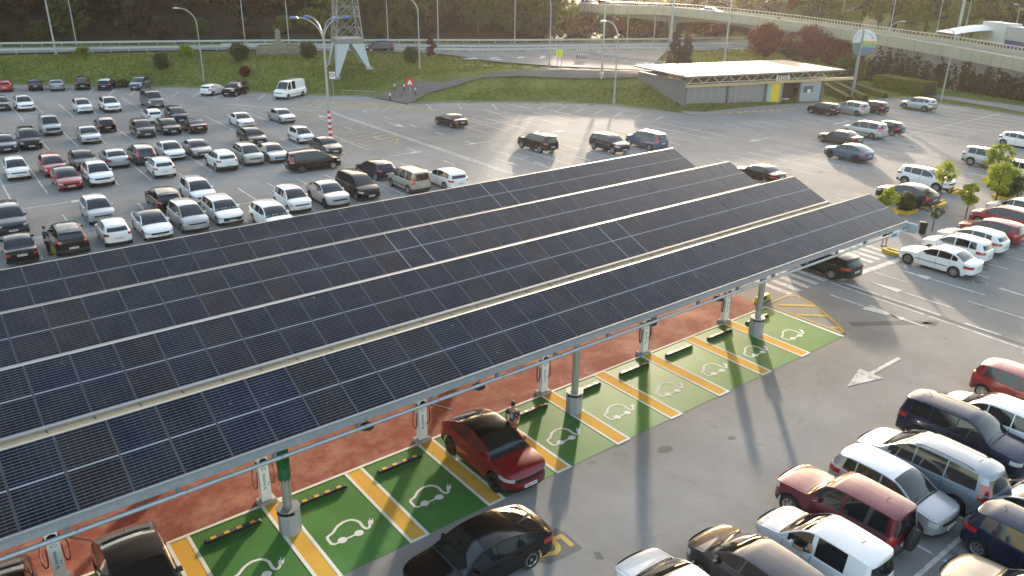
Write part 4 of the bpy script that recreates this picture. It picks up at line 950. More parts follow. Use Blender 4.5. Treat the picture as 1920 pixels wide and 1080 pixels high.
# ------------------------------------------------------------------ the cars, one line each: kind, colour, place, heading, description
GL = 'cars in the left hand part of the car park'; GR = 'cars in the right hand part of the car park'; GB = 'cars parked at the lower right'; GM = 'cars spread over the middle of the car park'; GF = 'vehicles parked along the grass bank'
CL = [
('hatch','red',(13.35, 128.94),80,'bright red hatchback at the far left end of the row along the grass bank',GF),
('sedan','black',(16.79, 127.98),82,'black saloon seen from behind, next to the blue grey saloon on the bank row',GF),
('sedan','bluegrey',(19.15, 126.46),81,'blue grey saloon seen from behind on the row along the grass bank',GF),
('suv','black',(22.29, 125.73),78,'black crossover seen from behind between the blue grey saloon and navy hatchback',GF),
('hatch','navy',(24.94, 123.39),64,'navy hatchback with a white roof on the row along the grass bank',GF,'white'),
('mpv','blue',(28.73, 121.06),-124,'mid blue people carrier facing the camera with the grass bank behind it',GF),
('hatch','white',(35.36, 110.55),38,'white hatchback parked at the bank beside a tall lamp post',GF),
('suv','black',(37.63, 108.54),-140,'black off-road car with roof rails nose out beside the white hatchback at the bank',GF),
('cargovan','white',(42.77, 102.41),-148,'white high roofed van alone at the foot of the bank',GF),
('hatch','darkgrey',(10.72, 112.34),S_,'dark grey hatchback cut off by the left edge in the second row from the bank',GL),
('suv','white',(12.92, 110.85),S_,'white crossover with a black grille, leftmost whole car of the second row',GL),
('hatch','white',(18.20, 105.53),S_,'white hatchback standing on its own left of the white crossover with a dark front',GL),
('suv','white',(20.99, 104.58),S_,'white crossover left of the grey passenger van',GL),
('van','grey',(25.91, 104.94),S_,'grey passenger van facing the camera, tallest vehicle of the second row',GL),
('small','white',(23.09, 94.47),N_,'small white hatchback seen from behind below the grey passenger van',GL),
('mpv','navy',(25.30, 93.11),S_,'navy people carrier behind the black convertible coupe',GL),
('coupe','plum',(25.11, 86.45),N_,'dark coupe seen from behind at the right of the black hatchback',GL),
('mpv','darkgrey',(20.13, 87.11),S_,'dark grey people carrier left of the black hatchback',GL),
('hatch','black',(22.69, 87.08),S_,'black hatchback facing the camera between a grey people carrier and a dark coupe',GL),
('small','black',(17.61, 91.78),N_,'tiny black hatchback with a reddish roof seen from behind',GL,'wine'),
('boxy','silver',(12.80, 93.55),S_,'silver grey high roofed family van with a dark bumper',GL),
('minivan','black',(9.96, 87.52),S_,'black people carrier left below the silver grey family van',GL),
('hatch','darkgrey',(7.83, 86.88),S_,'charcoal car cut off by the left edge beside the black people carrier',GL),
('sedan','silver',(15.07, 87.14),S_,'pale silver saloon parked nose out left below the tiny black hatchback',GL),
('coupe','white',(30.35, 86.79),S_,'white rounded coupe in the row ending at the upper yellow hatching',GL),
('sedan','silver',(34.93, 86.75),S_+4,'silver saloon on the upper yellow hatched island',GL),
('wagon','black',(27.93, 77.39),S_,'black estate car with roof rails below the white coupe',GL),
('small','white',(32.13, 75.18),S_,'small rounded white city car beside the red and white striped mast foot',GL),
('sedan','darkgrey',(32.01, 69.37),S_,'dark grey saloon next to the small rounded white city car',GL),
('mpv','palegreen',(24.53, 69.52),S_,'pale green people carrier between a white crossover and a silver saloon',GL),
('sedan','silver',(26.69, 69.37),S_,'silver saloon right of the pale green people carrier',GL),
('mpv','darkgrey',(16.95, 75.03),N_,'dark grey hatchback seen from behind left of a white saloon',GL),
('fastback','white',(19.49, 75.45),S_,'white saloon with a wide dark grille beside a grey saloon',GL),
('coupe','grey',(21.79, 74.98),S_,'metallic grey coupe next to the white saloon with the wide grille',GL),
('suv','white',(21.88, 68.78),N_,'white crossover seen from behind left of the pale green people carrier',GL,'white'),
('hatch','white',(16.95, 69.36),N_,'white hatchback with bright red lamps seen from behind, nearest of its block',GL),
('sedan','silver',(14.70, 75.32),N_,'silver saloon seen from behind beside the dark green grey one',GL),
('sedan','greenblack',(12.32, 75.96),S_,'dark green grey saloon half hidden behind the white crossover with black trim',GL),
('suv','white',(12.15, 69.53),S_,'white crossover with a black bumper between the red car and the silver saloon',GL),
('hatch','red',(9.81, 74.82),S_,'red hatchback half hidden behind another red hatchback',GL),
('hatch','red',(9.88, 69.49),S_,'red hatchback with a black roof parked in front of the other red one',GL,'black'),
('hatch','white',(7.23, 75.25),S_,'white hatchback with a chrome grille bar left of the two red cars',GL),
('suv','darkgrey',(4.72, 59.79),S_,'dark grey off-road car at the left edge above the black saloon',GL),
('sedan','black',(4.34, 53.49),N_,'black saloon seen from behind at the left edge just above the panels',GL),
('suv','black',(7.04, 53.43),N_,'black crossover with glowing red lamps beside the man with the yellow bag',GL),
('hatch','silver',(9.87, 58.91),S_,'silver hatchback parked nose to tail with the small white hatchback',GL),
('small','white',(9.62, 53.40),N_,'small white hatchback with black bumper strips seen from behind near the panels',GL),
('fastback','white',(11.99, 53.51),S_,'white saloon coupe with a black glass roof right above the panels',GL,'black'),
('mpv','silver',(14.37, 53.62),S_,'silver people carrier right of the white saloon coupe',GL),
('wagon','black',(14.40, 59.41),N_,'dark estate car seen from behind, behind the silver people carrier',GL),
('suv','white',(16.91, 59.54),S_,'white crossover with a sunroof behind the white estate with a black grille',GL),
('wagon','white',(16.80, 53.96),S_,'white estate car with a black grille, largest white car above the panels',GL),
('wagon','white',(18.98, 50.52),S_,'white estate car with roof bars half hidden by the edge of the panels',GL),
('hatch','white',(21.82, 53.61),S_,'white hatchback with a split grille left of the silver sports crossover',GL),
('suvcoupe','silver',(24.55, 53.38),S_,'silver sports crossover with big dark wheels above the panels',GL),
('minivan','black',(27.34, 54.04),S_,'black long people carrier right of the silver sports crossover',GL),
('hatch','navy',(31.28, 58.41),N_+6,'dark blue hatchback with a sloping tail behind the beige family van',GL),
('boxy','beige',(31.51, 53.33),N_,'beige high roofed family van seen from behind above the panels',GL),
('wagon','white',(34.51, 52.55),N_,'white estate car seen from behind, last of the row above the panels',GL),
('minivan','black',(28.13, 63.67),-5,'black people carrier driving along the aisle of the left car park',GL),
('sedan','plum',(49.25, 73.69),91,'dark plum saloon crossing the open road near the grass mound',GM),
('suv','black',(49.36, 58.65),N_+2,'black crossover with a shining roof alone on the sunlit bays',GM),
('suv','navy',(54.87, 54.26),S_,'dark blue off-road car nose towards the panels left of the blue people carrier',GM),
('minivan','blue',(59.04, 53.28),N_,'blue people carrier whose roof flashes in the sun',GM),
('sedan','black',(57.09, 38.48),N_,'black saloon just behind the top right corner of the panels',GM),
('hatch','black',(91.98, 54.06),N_,'black hatchback parked right in front of the kiosk corner',GR),
('mpv','silver',(95.14, 52.19),N_,'silver people carrier between two black hatchbacks near the kiosk',GR),
('hatch','plum',(98.42, 51.23),N_,'dark hatchback right of the silver people carrier near the hedges',GR),
('suv','silver',(105.72, 48.92),N_+2,'silver off-road car by itself below the clipped golden hedge',GR),
('minivan','silver',(82.86, 43.52),N_,'silver large people carrier beside a blue hatchback',GR),
('hatch','navy',(86.51, 43.17),N_,'blue hatchback hidden partly behind the silver large people carrier',GR),
('sedan','darkgrey',(77.23, 43.03),N_,'dark grey saloon between the silver people carrier and the blue crossover',GR),
('suvcoupe','blue',(70.98, 38.45),N_,'steel blue crossover parked behind the dark grey saloon',GR),
('suv','silver',(79.02, 29.03),S_,'silver crossover nose right, half behind the right hand tree',GR),
('hatch','white',(91.38, 31.06),S_,'white car cut off by the right edge above the trees',GR),
('hatch','white',(76.94, 25.48),S_,'white car behind the thick tree at the right edge',GR),
('suv','white',(66.74, 28.98),S_,'big white off-road car parked nose out behind the slim young tree',GR),
('suvcoupe','darkgrey',(60.67, 27.57),N_,'anthracite sports crossover beside the big white off-road car',GR),
('sedan','white',(48.00, 19.08),N_,'silver white saloon nearest the crossing in the right hand row',GR),
('hatch','white',(50.91, 19.38),N_,'pearl white hatchback second from the crossing',GR),
('hatch','white',(53.54, 19.58),N_,'white family hatchback between the pearl hatchback and the first red car',GR),
('hatch','deepred',(56.33, 19.60),N_,'red hatchback next to the white family hatchback in the right hand row',GR),
('mpv','red',(59.93, 20.19),N_,'brighter red car with an orange tinted roof further up the right hand row',GR),
('mpv','white',(63.00, 20.40),N_,'white car at the right edge behind the two red cars',GR),
('wagon','greenblack',(41.82, 23.12),N_,'dark green estate car driving over the crossing under the panel edge',GR),
('hatch','deepred',(34.37, 9.14),S_,'red hatchback at the right edge, topmost of the lower right row',GB),
('mpv','white',(30.89, 8.82),N_,'white car behind the black off-road car at the right edge',GB),
('suv','navy',(28.78, 9.14),S_,'blue black crossover with slim lamps facing down right',GB),
('minivan','bluegrey',(25.71, 9.03),N_,'silver blue people carrier with a rear spoiler, longest car of the row',GB),
('hatch','silver',(23.47, 9.13),S_,'pale silver hatchback nose down right between the people carrier and the dark red off-roader',GB,'white'),
('offroad','wine',(21.16, 9.58),N_,'dark red off-road car with a spare wheel on its back door',GB),
('kangoo','white',(18.84, 8.91),N_,'white small van with its driver resting an arm in the open window',GB),
('mpv','darkgrey',(16.47, 9.35),N_,'dark grey people carrier with a huge shiny windscreen at the bottom edge',GB),
('hatch','white',(14.01, 10.14),N_,'white car whose roof just peeks in at the bottom edge',GB),
('hatch','silver',(26.00, 5.79),S_+180,'silver car nose cut off by the right edge',GB),
('hatch','navy',(23.98, 4.89),S_,'dark blue hatchback with an aerial in the bottom right corner',GB),
('sedan','gold',(21.38, 4.11),N_,'golden reflecting car along the bottom edge near the right corner',GB),
('suvcoupe','deepred',(14.29, 19.07),S_,'glossy red crossover with a black roof charging on the green bays','cars at the charging bays','black'),
('suvcoupe','darkgrey',(2.59, 19.72),S_,'dark crossover with a shiny roof charging at the bottom left','cars at the charging bays'),
('suvcoupe','black',(-0.62, 20.28),S_,'black car roof peeking in at the bottom left corner','cars at the charging bays'),
('fastback','black',(10.74, 14.95),180,'big black saloon driving past the charging bays at the bottom',GB),
('minivan','plum',(66.81, 120.82),0,'dark people carrier driving on the motorway','vehicles on the roads'),
]
mov = {}
for c in CL:
    ty, col, (x, y), hd, lab, grp = c[:6]
    roof = c[6] if len(c) > 6 else None
    cnt_ = len(CARS)
    if ty == 'hatch' and cnt_ % 2: ty = 'hatchtall'
    if ty == 'suv' and cnt_ % 2: ty = 'suvboxy'
    if ty == 'sedan' and cnt_ % 3 == 1: ty = 'saloon'
    z = 3.16 if 'motorway' in lab else 0.01
    if 'motorway' in lab: hd = math.degrees(atan2(MWF[4][1]-MWF[5][1], MWF[4][0]-MWF[5][0]))
    cat = 'van' if ty in ('van', 'cargovan', 'boxy', 'kangoo') else 'car'
    r = car(ty, col, x, y, hd+random.uniform(-1.2, 1.2), lab, cat, grp, roof, rim=(None if ty == 'suvcoupe' else random.choice([0, 0, 2, 0, 1]) if col in ('black', 'white') and ty == 'suv' else None), z=z, name={'driving': 'driving_car'}.get('driving' if 'driving' in lab else '', None))
    mov[lab[:14]] = r
# orange tinted roof etc. are reflections; number plate text of the red crossover
rc = [r for r in CARS if r['label'].startswith('glossy red')][0]
for ch in rc.children:
    if ch.name.startswith('licence_plate') and ch.data.vertices[0].co.x > 0:
        bx = [v.co for v in ch.data.vertices]; S0 = Shape(TY['suvcoupe']); pp = S0.side(0, .46)
        b_ = MB(); b_.box((pp.x+.012, 0, .46), (.02, .52, .115)); ch.data = b_.mesh('licence_plate', plate_m)
        t_ = link('lettering', textmesh('5866 MTT', .105, flat('plate_black', (.02, .02, .02), .5), .001), ch, (pp.x+.024, 0, .46)); t_.rotation_euler = (pi/2, 0, pi/2)

# ------------------------------------------------------------------ lamp posts
lampgrey = flat('lamp_post_grey', (.36, .38, .39), .45, .4); lamphead = flat('lamp_head', (.55, .56, .57), .4, .2)
def lamp(x, y, z, h, an, arm, lab, r=.09, head=True, grp='tall single arm street lamps'):
    t = thing('street_lamp', lab, 'street lamp', (x, y, z), radians(an), grp)
    b_ = MB(); P = [(0, 0, -.3), (0, 0, h-2.2 if arm else h)]; R = [r*1.25, r*.8]
    if arm:
        for q in range(1, 9):
            f = q/8*pi/2; P.append((arm*(1-cos(f)), 0, h-2.2+2.2*sin(f))); R.append(r*.8-.02*q/8)
    b_.tube(P, R, 8); link('pole', b_.mesh('pole', lampgrey, True, 50), t)
    b_ = MB(); b_.tube([(0, 0, 0), (0, 0, .5)], r*1.8, 8); link('base', b_.mesh('base', lampgrey), t)
    if head:
        b_ = MB(); b_.box((arm+.35, 0, h+.0), (.85, .30, .16), taper=.7); link('lamp_head', b_.mesh('lamp_head', lamphead), t)
    return t
LFT, RGT = 141.6, -38.4
LL_ = [
((22.70, 144.78),3,13,LFT,0,'leaning looking tall mast, leftmost one beside the guard rail',.13),
((28.23, 158.07),3,13,LFT,0,'slim tall mast second from the left by the dark wood',.09),
((37.14, 119.74),0,10.6,LFT,2.3,'street lamp at the bank beside the white hatchback',.10),
((53.78, 147.01),3,13,LFT,0,'slim mast left of the stone monument',.09),
((61.35, 145.18),3,13,LFT,0,'slim mast right of the stone monument',.09),
((76.11, 134.32),3,13,LFT,0,'slim mast right of the dark people carrier on the motorway',.09),
((61.51, 99.80),.6,12.1,LFT,2.6,'street lamp standing beside the access road',.11),
((79.68, 122.77),3,13,LFT,0,'slim mast behind the red leaved shrub',.09),
((96.81, 122.55),3,13,LFT,0,'slim mast halfway along the motorway verge',.09),
((78.26, 90.73),3,10.2,LFT,1.0,'lamp beside the yellow road sign',.10),
((77.94, 79.37),2.8,14,LFT,0,'thick mast left of the short curved lamp on the mound',.12),
((75.22, 74.02),.2,10.2,LFT,1.6,'street lamp at the foot of the grass mound',.11),
((115.97, 111.66),3,9,LFT,0,'thin mast in front of the overpass end',.08),
((118.06, 106.63),3,13,LFT,0,'thin mast left of the first bridge pier',.08),
((127.38, 110.56),3,16,LFT,0,'very thick mast beside the first bridge pier',.26),
((105.23, 79.94),2.8,14,LFT,0,'mast between the pair of conifers and the second pier',.12),
((133.00, 68.96),.1,9.0,RGT,2.0,'street lamp behind the golden hedge',.10),
((117.28, 51.21),.05,9.3,LFT,.6,'street lamp beside the side road in front of the ivy wall',.11),
]
for (x, y), z, h, an, arm, lab, r in LL_: lamp(x, y, z, h, an, arm, lab, r, head=arm > 0)
for (x, y), z, h, an, arm, lab in [((192.87, 88.49),4,9,LFT,2.2,'lamp behind the overpass left of the thick pole'),((173.35, 74.04),4,10,LFT,2.2,'lamp behind the overpass right of the thick pole'),((200.36, 116.67),4,12,LFT,0,'thin mast behind the overpass, rightmost of three'),((204.68, 123.93),4,12,LFT,0,'thin mast behind the overpass, middle of three'),((207.40, 127.56),4,12,LFT,0,'thin mast behind the overpass, leftmost of three'),((189.35, 97.62),4,12,LFT,0,'thin mast behind the street lamp of the golden hedge'),((197.61, 74.03),3,7.5,LFT,.8,'small lamp in front of the lorries at the right')]:
    lamp(x, y, z, h, an, arm, lab, .10, head=arm > 0, grp='lamps beyond the overpass')
lamp(*(177.80, 77.30), 4, 16, LFT, 0, 'thick pole behind the overpass near the white canopy tent', .28, head=False, grp='lamps beyond the overpass')
# four headed mast with a striped foot
bl = flat('lamp_blue', (.03, .12, .32), .35); stred = flat('stripe_red', (.5, .03, .03), .5); strw = flat('stripe_white', (.7, .7, .7), .5)
px, py = (35.73, 75.98); t = thing('four_lamp_mast', 'tall grey mast with four blue lamp heads and a red and white striped foot', 'street lamp', (px, py, 0), radians(LFT))
b_ = MB(); b_.tube([(0, 0, 0), (0, 0, 9.9)], [.17, .10], 12); link('pole', b_.mesh('pole', lampgrey, True, 50), t)
for q in range(9):
    b_ = MB(); b_.tube([(0, 0, .02+.29*q), (0, 0, .30+.29*q)], .20-.004*q, 14); link('stripe', b_.mesh('stripe', strw if q % 2 else stred, True, 50), t)
for i, (dx, dy) in enumerate(((2.3, .35), (1.6, -1.3), (-1.3, 1.2), (-1.9, -.7))):
    b_ = MB(); P = []
    for q in range(10):
        f = q/9*pi/2; P.append((dx*(1-cos(f)), dy*(1-cos(f)), 9.3+2.4*sin(f)))
    b_.tube(P, [.075-.003*q for q in range(10)], 8); a = link('arm', b_.mesh('arm', lampgrey, True), t)
    b_ = MB(); b_.box((dx*1.16, dy*1.16, 11.7), (.85, .36, .20), rz=atan2(dy, dx), taper=.75); link('lamp_head', b_.mesh('lamp_head', bl), a)

# ------------------------------------------------------------------ electricity pylon on splayed feet
px, py = 54.2, 107.4; zb = H(px, py); t = thing('electricity_pylon', 'steel lattice pylon standing on four pale tapering feet on the bank', 'pylon', (px, py, zb), radians(-14))
pym = flat('pylon_steel', (.30, .31, .31), .5, .5); ftm = flat('pylon_feet', (.42, .47, .48), .6, vary=.06)
feet = [(-2.4, -2.4), (2.4, -2.4), (2.4, 2.4), (-2.4, 2.4)]; hw = 1.9
for (fx, fy) in feet:
    z0 = H(px+fx, py+fy)-zb
    b_ = MB(); sx, sy = (1 if fx > 0 else -1), (1 if fy > 0 else -1)
    top = [(sx*hw, sy*hw, 3.5), (sx*.15, sy*hw, 3.4), (sx*hw, sy*.15, 3.4)]; bt = [(fx+dx, fy+dy, z0) for dx, dy in ((.16*sx, .16*sy), (-.2*sx, .12*sy), (.12*sx, -.2*sy))]
    b_.add(top+bt, [(0, 1, 4, 3), (1, 2, 5, 4), (2, 0, 3, 5), (0, 2, 1), (3, 4, 5)]); o = link('foot', b_.mesh('foot', ftm), t)
    b_ = MB(); b_.box((fx, fy, z0+.05), (.9, .9, .3)); link('footing', b_.mesh('footing', CONC), o)
b_ = MB(); b_.box((0, 0, 3.8), (hw*2+.1, hw*2+.1, .7)); link('collar', b_.mesh('collar', flat('collar_grey', (.2, .21, .21), .6)), t)
def lat(z0, z1, w0, w1):
    b_ = MB(); c0 = [(w0, w0), (-w0, w0), (-w0, -w0), (w0, -w0)]; c1 = [(w1, w1), (-w1, w1), (-w1, -w1), (w1, -w1)]
    for i in range(4):
        a, b2 = c0[i], c0[(i+1) % 4]; c, d = c1[i], c1[(i+1) % 4]
        b_.tube([(*a, z0), (*c, z1)], .075, 4); b_.tube([(*a, z0), (*b2, z0)], .045, 4)
        b_.tube([(*a, z0), (*d, z1)], .04, 4); b_.tube([(*b2, z0), (*c, z1)], .04, 4)
        ma = lerp2(a, b2, .5); mc = lerp2(c, d, .5); zm = (z0+z1)/2; b_.tube([(*lerp2(a, c, .5), zm), (*lerp2(b2, d, .5), zm)], .03, 4); b_.tube([(*ma, z0), (*lerp2(a, c, .5), zm)], .03, 4); b_.tube([(*ma, z0), (*lerp2(b2, d, .5), zm)], .03, 4)
    return b_
zz_ = [4.1, 7.0, 9.7, 12.0, 14.2, 16.4, 18.5, 20.5]; ww = [1.85-.08*(z-4.1) for z in zz_]
for i in range(len(zz_)-1): link('lattice_section', lat(zz_[i], zz_[i+1], ww[i], ww[i+1]).mesh('lattice_section', pym), t)

# ------------------------------------------------------------------ monument, retaining wall on the bank
stone = flat('old_stone', (.22, .20, .165), .9, vary=.3, scale=2.5, bump=.8)
a = (48.32, 127.58); c = (55.13, 125.37); cx, cy = (a[0]+c[0])/2, (a[1]+c[1])/2; an = atan2(c[1]-a[1], c[0]-a[0]); hz = H(cx, cy)
b_ = MB(); b_.box((0, 0, .0), (math.hypot(c[0]-a[0], c[1]-a[1]), .5, 2.2)); o = link('stone_wall', b_.mesh('stone_wall', stone), None, (cx, cy, hz+.2), an); tag(o, 'low grey stone retaining wall on the bank below the monument', 'wall')
ln = math.hypot(c[0]-a[0], c[1]-a[1])
b_ = MB(); P = [(-ln/2, .2), (ln/2, .2), (ln/2-.6, 3.4), (ln*.1, 4.6), (-ln/2+.8, 3.6)]; b_.poly(P, 1.25, 0, 2.5); o = link('grass_terrace', b_.mesh('grass_terrace', GRASS), None, (cx, cy, hz), an); tag(o, kind='structure')
mx_, my_ = cx-sin(an)*2.2+cos(an)*.1, cy+cos(an)*2.2
t = thing('stone_monument', 'weathered stone monument with a rounded slab on a stepped base', 'monument', (mx_, my_, hz+1.1), an)
b_ = MB(); b_.box((0, 0, .15), (2.2, 1.6, .3)); b_.box((0, 0, .42), (1.6, 1.2, .24)); b_.box((0, 0, .66), (1.1, .9, .24)); link('stepped_base', b_.mesh('stepped_base', stone), t)
b_ = MB(); pr = [(-.42, 0), (.42, 0)]+[(.42*cos(pi*q/10), 1.5+.4*sin(pi*q/10)) for q in range(11)]; b_.poly(pr, .2, 0, .4); b_.v = [(x, -z, y+.78) for x, y, z in b_.v]; link('slab', b_.mesh('slab', stone), t)

# ------------------------------------------------------------------ guard rails
gal2 = flat('guard_rail_zinc', (.42, .44, .45), .4, .5)
def rail(P, lab, n=40, dz=.0, h=.75):
    P = resamp(P, n); t = thing('guard_rail', lab, 'guard rail', (P[0][0], P[0][1], 0))
    ox, oy = P[0]; b_ = MB()
    for i in range(n):
        a, c = P[i], P[i+1]; za, zc = H(*a)+dz, H(*c)+dz
        b_.add([(a[0]-ox, a[1]-oy, za+h-.32), (c[0]-ox, c[1]-oy, zc+h-.32), (c[0]-ox, c[1]-oy, zc+h), (a[0]-ox, a[1]-oy, za+h)], [(0, 1, 2, 3)])
        d = Vector((c[0]-a[0], c[1]-a[1])).normalized(); nx, ny = -d.y*.08, d.x*.08
        b_.add([(a[0]-ox+nx, a[1]-oy+ny, za+h-.32), (c[0]-ox+nx, c[1]-oy+ny, zc+h-.32), (c[0]-ox+nx, c[1]-oy+ny, zc+h), (a[0]-ox+nx, a[1]-oy+ny, za+h)], [(3, 2, 1, 0)])
    link('rail', b_.mesh('rail', gal2), t); b_ = MB()
    for i in range(0, n+1): b_.box((P[i][0]-ox, P[i][1]-oy, H(*P[i])+dz+.3), (.1, .1, .75))
    o = link('rail_post', b_.mesh('rail_post', gal2), t); tag(o, kind='stuff')
def off(P, d):
    out = []
    for i in range(len(P)):
        a, c = P[max(i-1, 0)], P[min(i+1, len(P)-1)]; v = Vector((c[0]-a[0], c[1]-a[1])).normalized(); out.append((P[i][0]-v.y*d, P[i][1]+v.x*d))
    return out
rail(off(MWF, .6), 'guard rail along the far side of the motorway below the wood', 60, .1)
rail(off(MWN, -.5), 'guard rail along the near side of the motorway above the grass bank', 60, .1, .8)
MID = [lerp2(a, b, .66) for a, b in zip(resamp(MWF, 30), resamp(MWN, 30))]
rail(MID[8:], 'central guard rail between the two carriageways', 40, .16, .7)
mm = MB(); A_ = resamp(MWF, 60); B_ = resamp(MWN, 60)
for f in (.06, .95, .60, .72): mm.strip([lerp2(a, b, f-.006) for a, b in zip(A_, B_)], [lerp2(a, b, f+.006) for a, b in zip(A_, B_)], lambda x, y: H(x, y)+.17)
def flatw(P, dz=.24): 
    z = max(H(*p) for p in P)+dz; mm.poly([tuple(p) for p in P], z)
flatw([(71.98, 104.45), (74.50, 104.69), (74.47, 102.94), (72.76, 102.68)]); flatw([(76.00, 102.90), (78.59, 103.13), (76.26, 101.86), (76.79, 99.81), (75.86, 99.94)]); flatw([(79.83, 100.59), (81.80, 102.11), (82.54, 101.67), (80.70, 100.06)]); flatw([(82.89, 98.74), (85.63, 101.21), (86.24, 100.85), (83.63, 98.30)])
for i in range(9):
    a = (67.66, 97.52); c = (84.79, 78.71); p = lerp2(a, c, i/9.); q = lerp2(a, c, (i+.5)/9.); mm.line(p, q, .35, H(*p)+.25)
for i in range(4):
    a = lerp2((54.19, 93.79), (58.11, 93.33), i/4.); c = lerp2((54.19, 93.79), (58.11, 93.33), (i+.6)/4.); mm.line(a, c, .16, max(H(*a), H(*c))+.17)
tag(link('motorway_markings', mm.mesh('motorway_markings', WHITE)), kind='structure')

# ------------------------------------------------------------------ kiosk with the white roof
t = thing('kiosk_building', 'low grey kiosk with a flat bright roof, shutters and a yellow panel', 'building', (79.5, 65.9, 0), radians(-15.6))
kx = 22.4; ky = 11.4; wl_m = flat('kiosk_wall', (.17, .17, .18), .7, vary=.08, scale=1.5); shm = flat('shutter_metal', (.26, .27, .285), .5, .2); post = flat('kiosk_post', (.13, .14, .15), .5, .3); tru = flat('truss_white', (.6, .58, .54), .5); rfm = flat('roof_membrane', (.20, .195, .185), .7, .0, vary=.05, scale=.5); tan = flat('tan_beam', (.50, .38, .22), .6)
b_ = MB(); b_.box((.1, ky/2, 1.75), (.25, ky, 3.5)); link('end_wall', b_.mesh('end_wall', wl_m), t)
b_ = MB(); b_.box((kx/2, ky, 1.75), (kx, .25, 3.5)); link('rear_wall', b_.mesh('rear_wall', wl_m), t)
b_ = MB(); b_.box((kx-.1, ky/2+.5, 1.4), (.25, ky-1, 2.8)); link('end_wall', b_.mesh('end_wall', wl_m), t)
b_ = MB(); b_.box((kx/2, ky/2, 2.9), (kx-.6, ky-.4, .1)); link('ceiling', b_.mesh('ceiling', flat('ceiling_dark', (.06, .045, .045), .8)), t)
b_ = MB(); b_.box((kx/2, 1.2, 3.45), (kx-.6, .1, 1.1)); link('upper_screen', b_.mesh('upper_screen', flat('brown_slats', (.13, .075, .06), .7)), t)
def panel(x0, x1, mat, name, y=.25, z0=.1, z1=2.75):
    b_ = MB(); b_.box(((x0+x1)/2, y, (z0+z1)/2), (x1-x0, .08, z1-z0)); return link(name, b_.mesh(name, mat), t)
for x0, x1 in ((.35, 6.5), (6.8, 12.6)):
    o = panel(x0, x1, shm, 'shutter'); b_ = MB(); n_ = int((x1-x0)/.22)
    for q in range(n_): b_.box((x0+.11+q*.22, .20, 1.42), (.05, .03, 2.6))
    link('slats', b_.mesh('slats', flat('slat_dark', (.25, .26, .28), .5, .3)), o); b_ = MB()
    for q in range(1, 5): b_.box((x0+(x1-x0)*q/5, .17, 1.42), (.07, .05, 2.66))
    link('shutter_frame', b_.mesh('shutter_frame', flat('frame_pale', (.34, .34, .34), .5)), o)
panel(12.9, 13.7, flat('poster_panel_blue', (.32, .42, .45), .5), 'poster_panel'); panel(13.7, 15.1, flat('yellow_panel', (.72, .50, .02), .45), 'yellow_panel', .22); panel(15.1, 15.6, shm, 'side_panel')
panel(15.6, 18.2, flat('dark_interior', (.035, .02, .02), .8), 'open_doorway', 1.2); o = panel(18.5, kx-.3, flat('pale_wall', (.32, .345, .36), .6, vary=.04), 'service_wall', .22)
b_ = MB(); b_.box((19.9, .16, 1.75), (1.6, .04, .85)); link('window', b_.mesh('window', flat('grey_window', (.12, .13, .14), .2)), o)
b_ = MB(); b_.box((20.05, .13, 1.5), (.55, .02, .45)); link('notice', b_.mesh('notice', strw), o)
b_ = MB(); b_.box((21.7, .16, 1.75), (.45, .03, .55)); link('blue_notice', b_.mesh('blue_notice', flat('light_blue', (.12, .42, .62), .5)), o)
b_ = MB()
for q in range(4): b_.box((21.1, .165, 1.5+.14*q), (.6, .012, .03))
link('writing', b_.mesh('writing', flat('writing_grey', (.25, .27, .3), .6)), o)
b_ = MB(); b_.box((16.9, .9, .5), (1.0, .4, .12)); link('bench', b_.mesh('bench', strw), t)
for x in (.15, 6.65, 12.75, 18.35, kx-.15):
    b_ = MB(); b_.box((x, .1, 2.05), (.26, .26, 4.1)); link('post', b_.mesh('post', post), t)
b_ = MB(); b_.box((kx/2+2.4, -.15, 2.98), (kx+4.8, .3, .34)); link('tan_beam', b_.mesh('tan_beam', tan), t)
for i in range(9):
    x0 = .15+i*2.5; b_ = MB()
    for (p, q) in (((x0, 3.2), (x0+1.25, 4.1)), ((x0+1.25, 4.1), (x0+2.5, 3.2))): b_.tube([(p[0], .0, p[1]), (q[0], .0, q[1])], .06, 6)
    link('truss_brace', b_.mesh('truss_brace', tru), t)
b_ = MB(); b_.box((kx/2, 0, 3.3), (kx, .1, .1)); b_.box((kx/2, 0, 4.1), (kx, .1, .1)); link('truss_chord', b_.mesh('truss_chord', tru), t)
b_ = MB(); rz_ = MB(); th_ = .03
rf = [(-1.1, -1.5), (kx+1.9, -1.5), (kx+1.9, ky-.5), (-1.1, ky-.5)]; b_.poly(rf, 4.38, 0, .2); rfo = link('roof', b_.mesh('roof', rfm), t)
for q in range(5):
    b_ = MB(); x0 = -.6+4.1*q; b_.poly([(x0, -.5), (x0+3.6, -.5), (x0+3.6, ky-1.4), (x0, ky-1.4)], 4.44, 0, .05); link('roof_panel', b_.mesh('roof_panel', flat('roof_panel_glossy', (.50, .49, .48), .35, .1)), rfo)
b_ = MB(); b_.box((14.9, -.35, 3.5), (2.2, .06, .62)); o = link('sign_board', b_.mesh('sign_board', strw), t); b_ = MB()
for q, gl in enumerate(((0, 1, 3, 4), (0, 2, 3, 4), (1, 2, 3, 0))):
    cx_ = 14.3+.6*q
    for k_ in gl:
        c_, d_ = (((cx_, 3.7), (.36, .07)), ((cx_, 3.5), (.36, .07)), ((cx_, 3.3), (.36, .07)), ((cx_-.16, 3.5), (.07, .46)), ((cx_+.16, 3.5), (.07, .46)))[k_]; b_.box((c_[0], -.39, c_[1]), (d_[0], .03, d_[1]))
link('sign_glyphs', b_.mesh('sign_glyphs', flat('sign_dark', (.2, .05, .08), .6)), o)
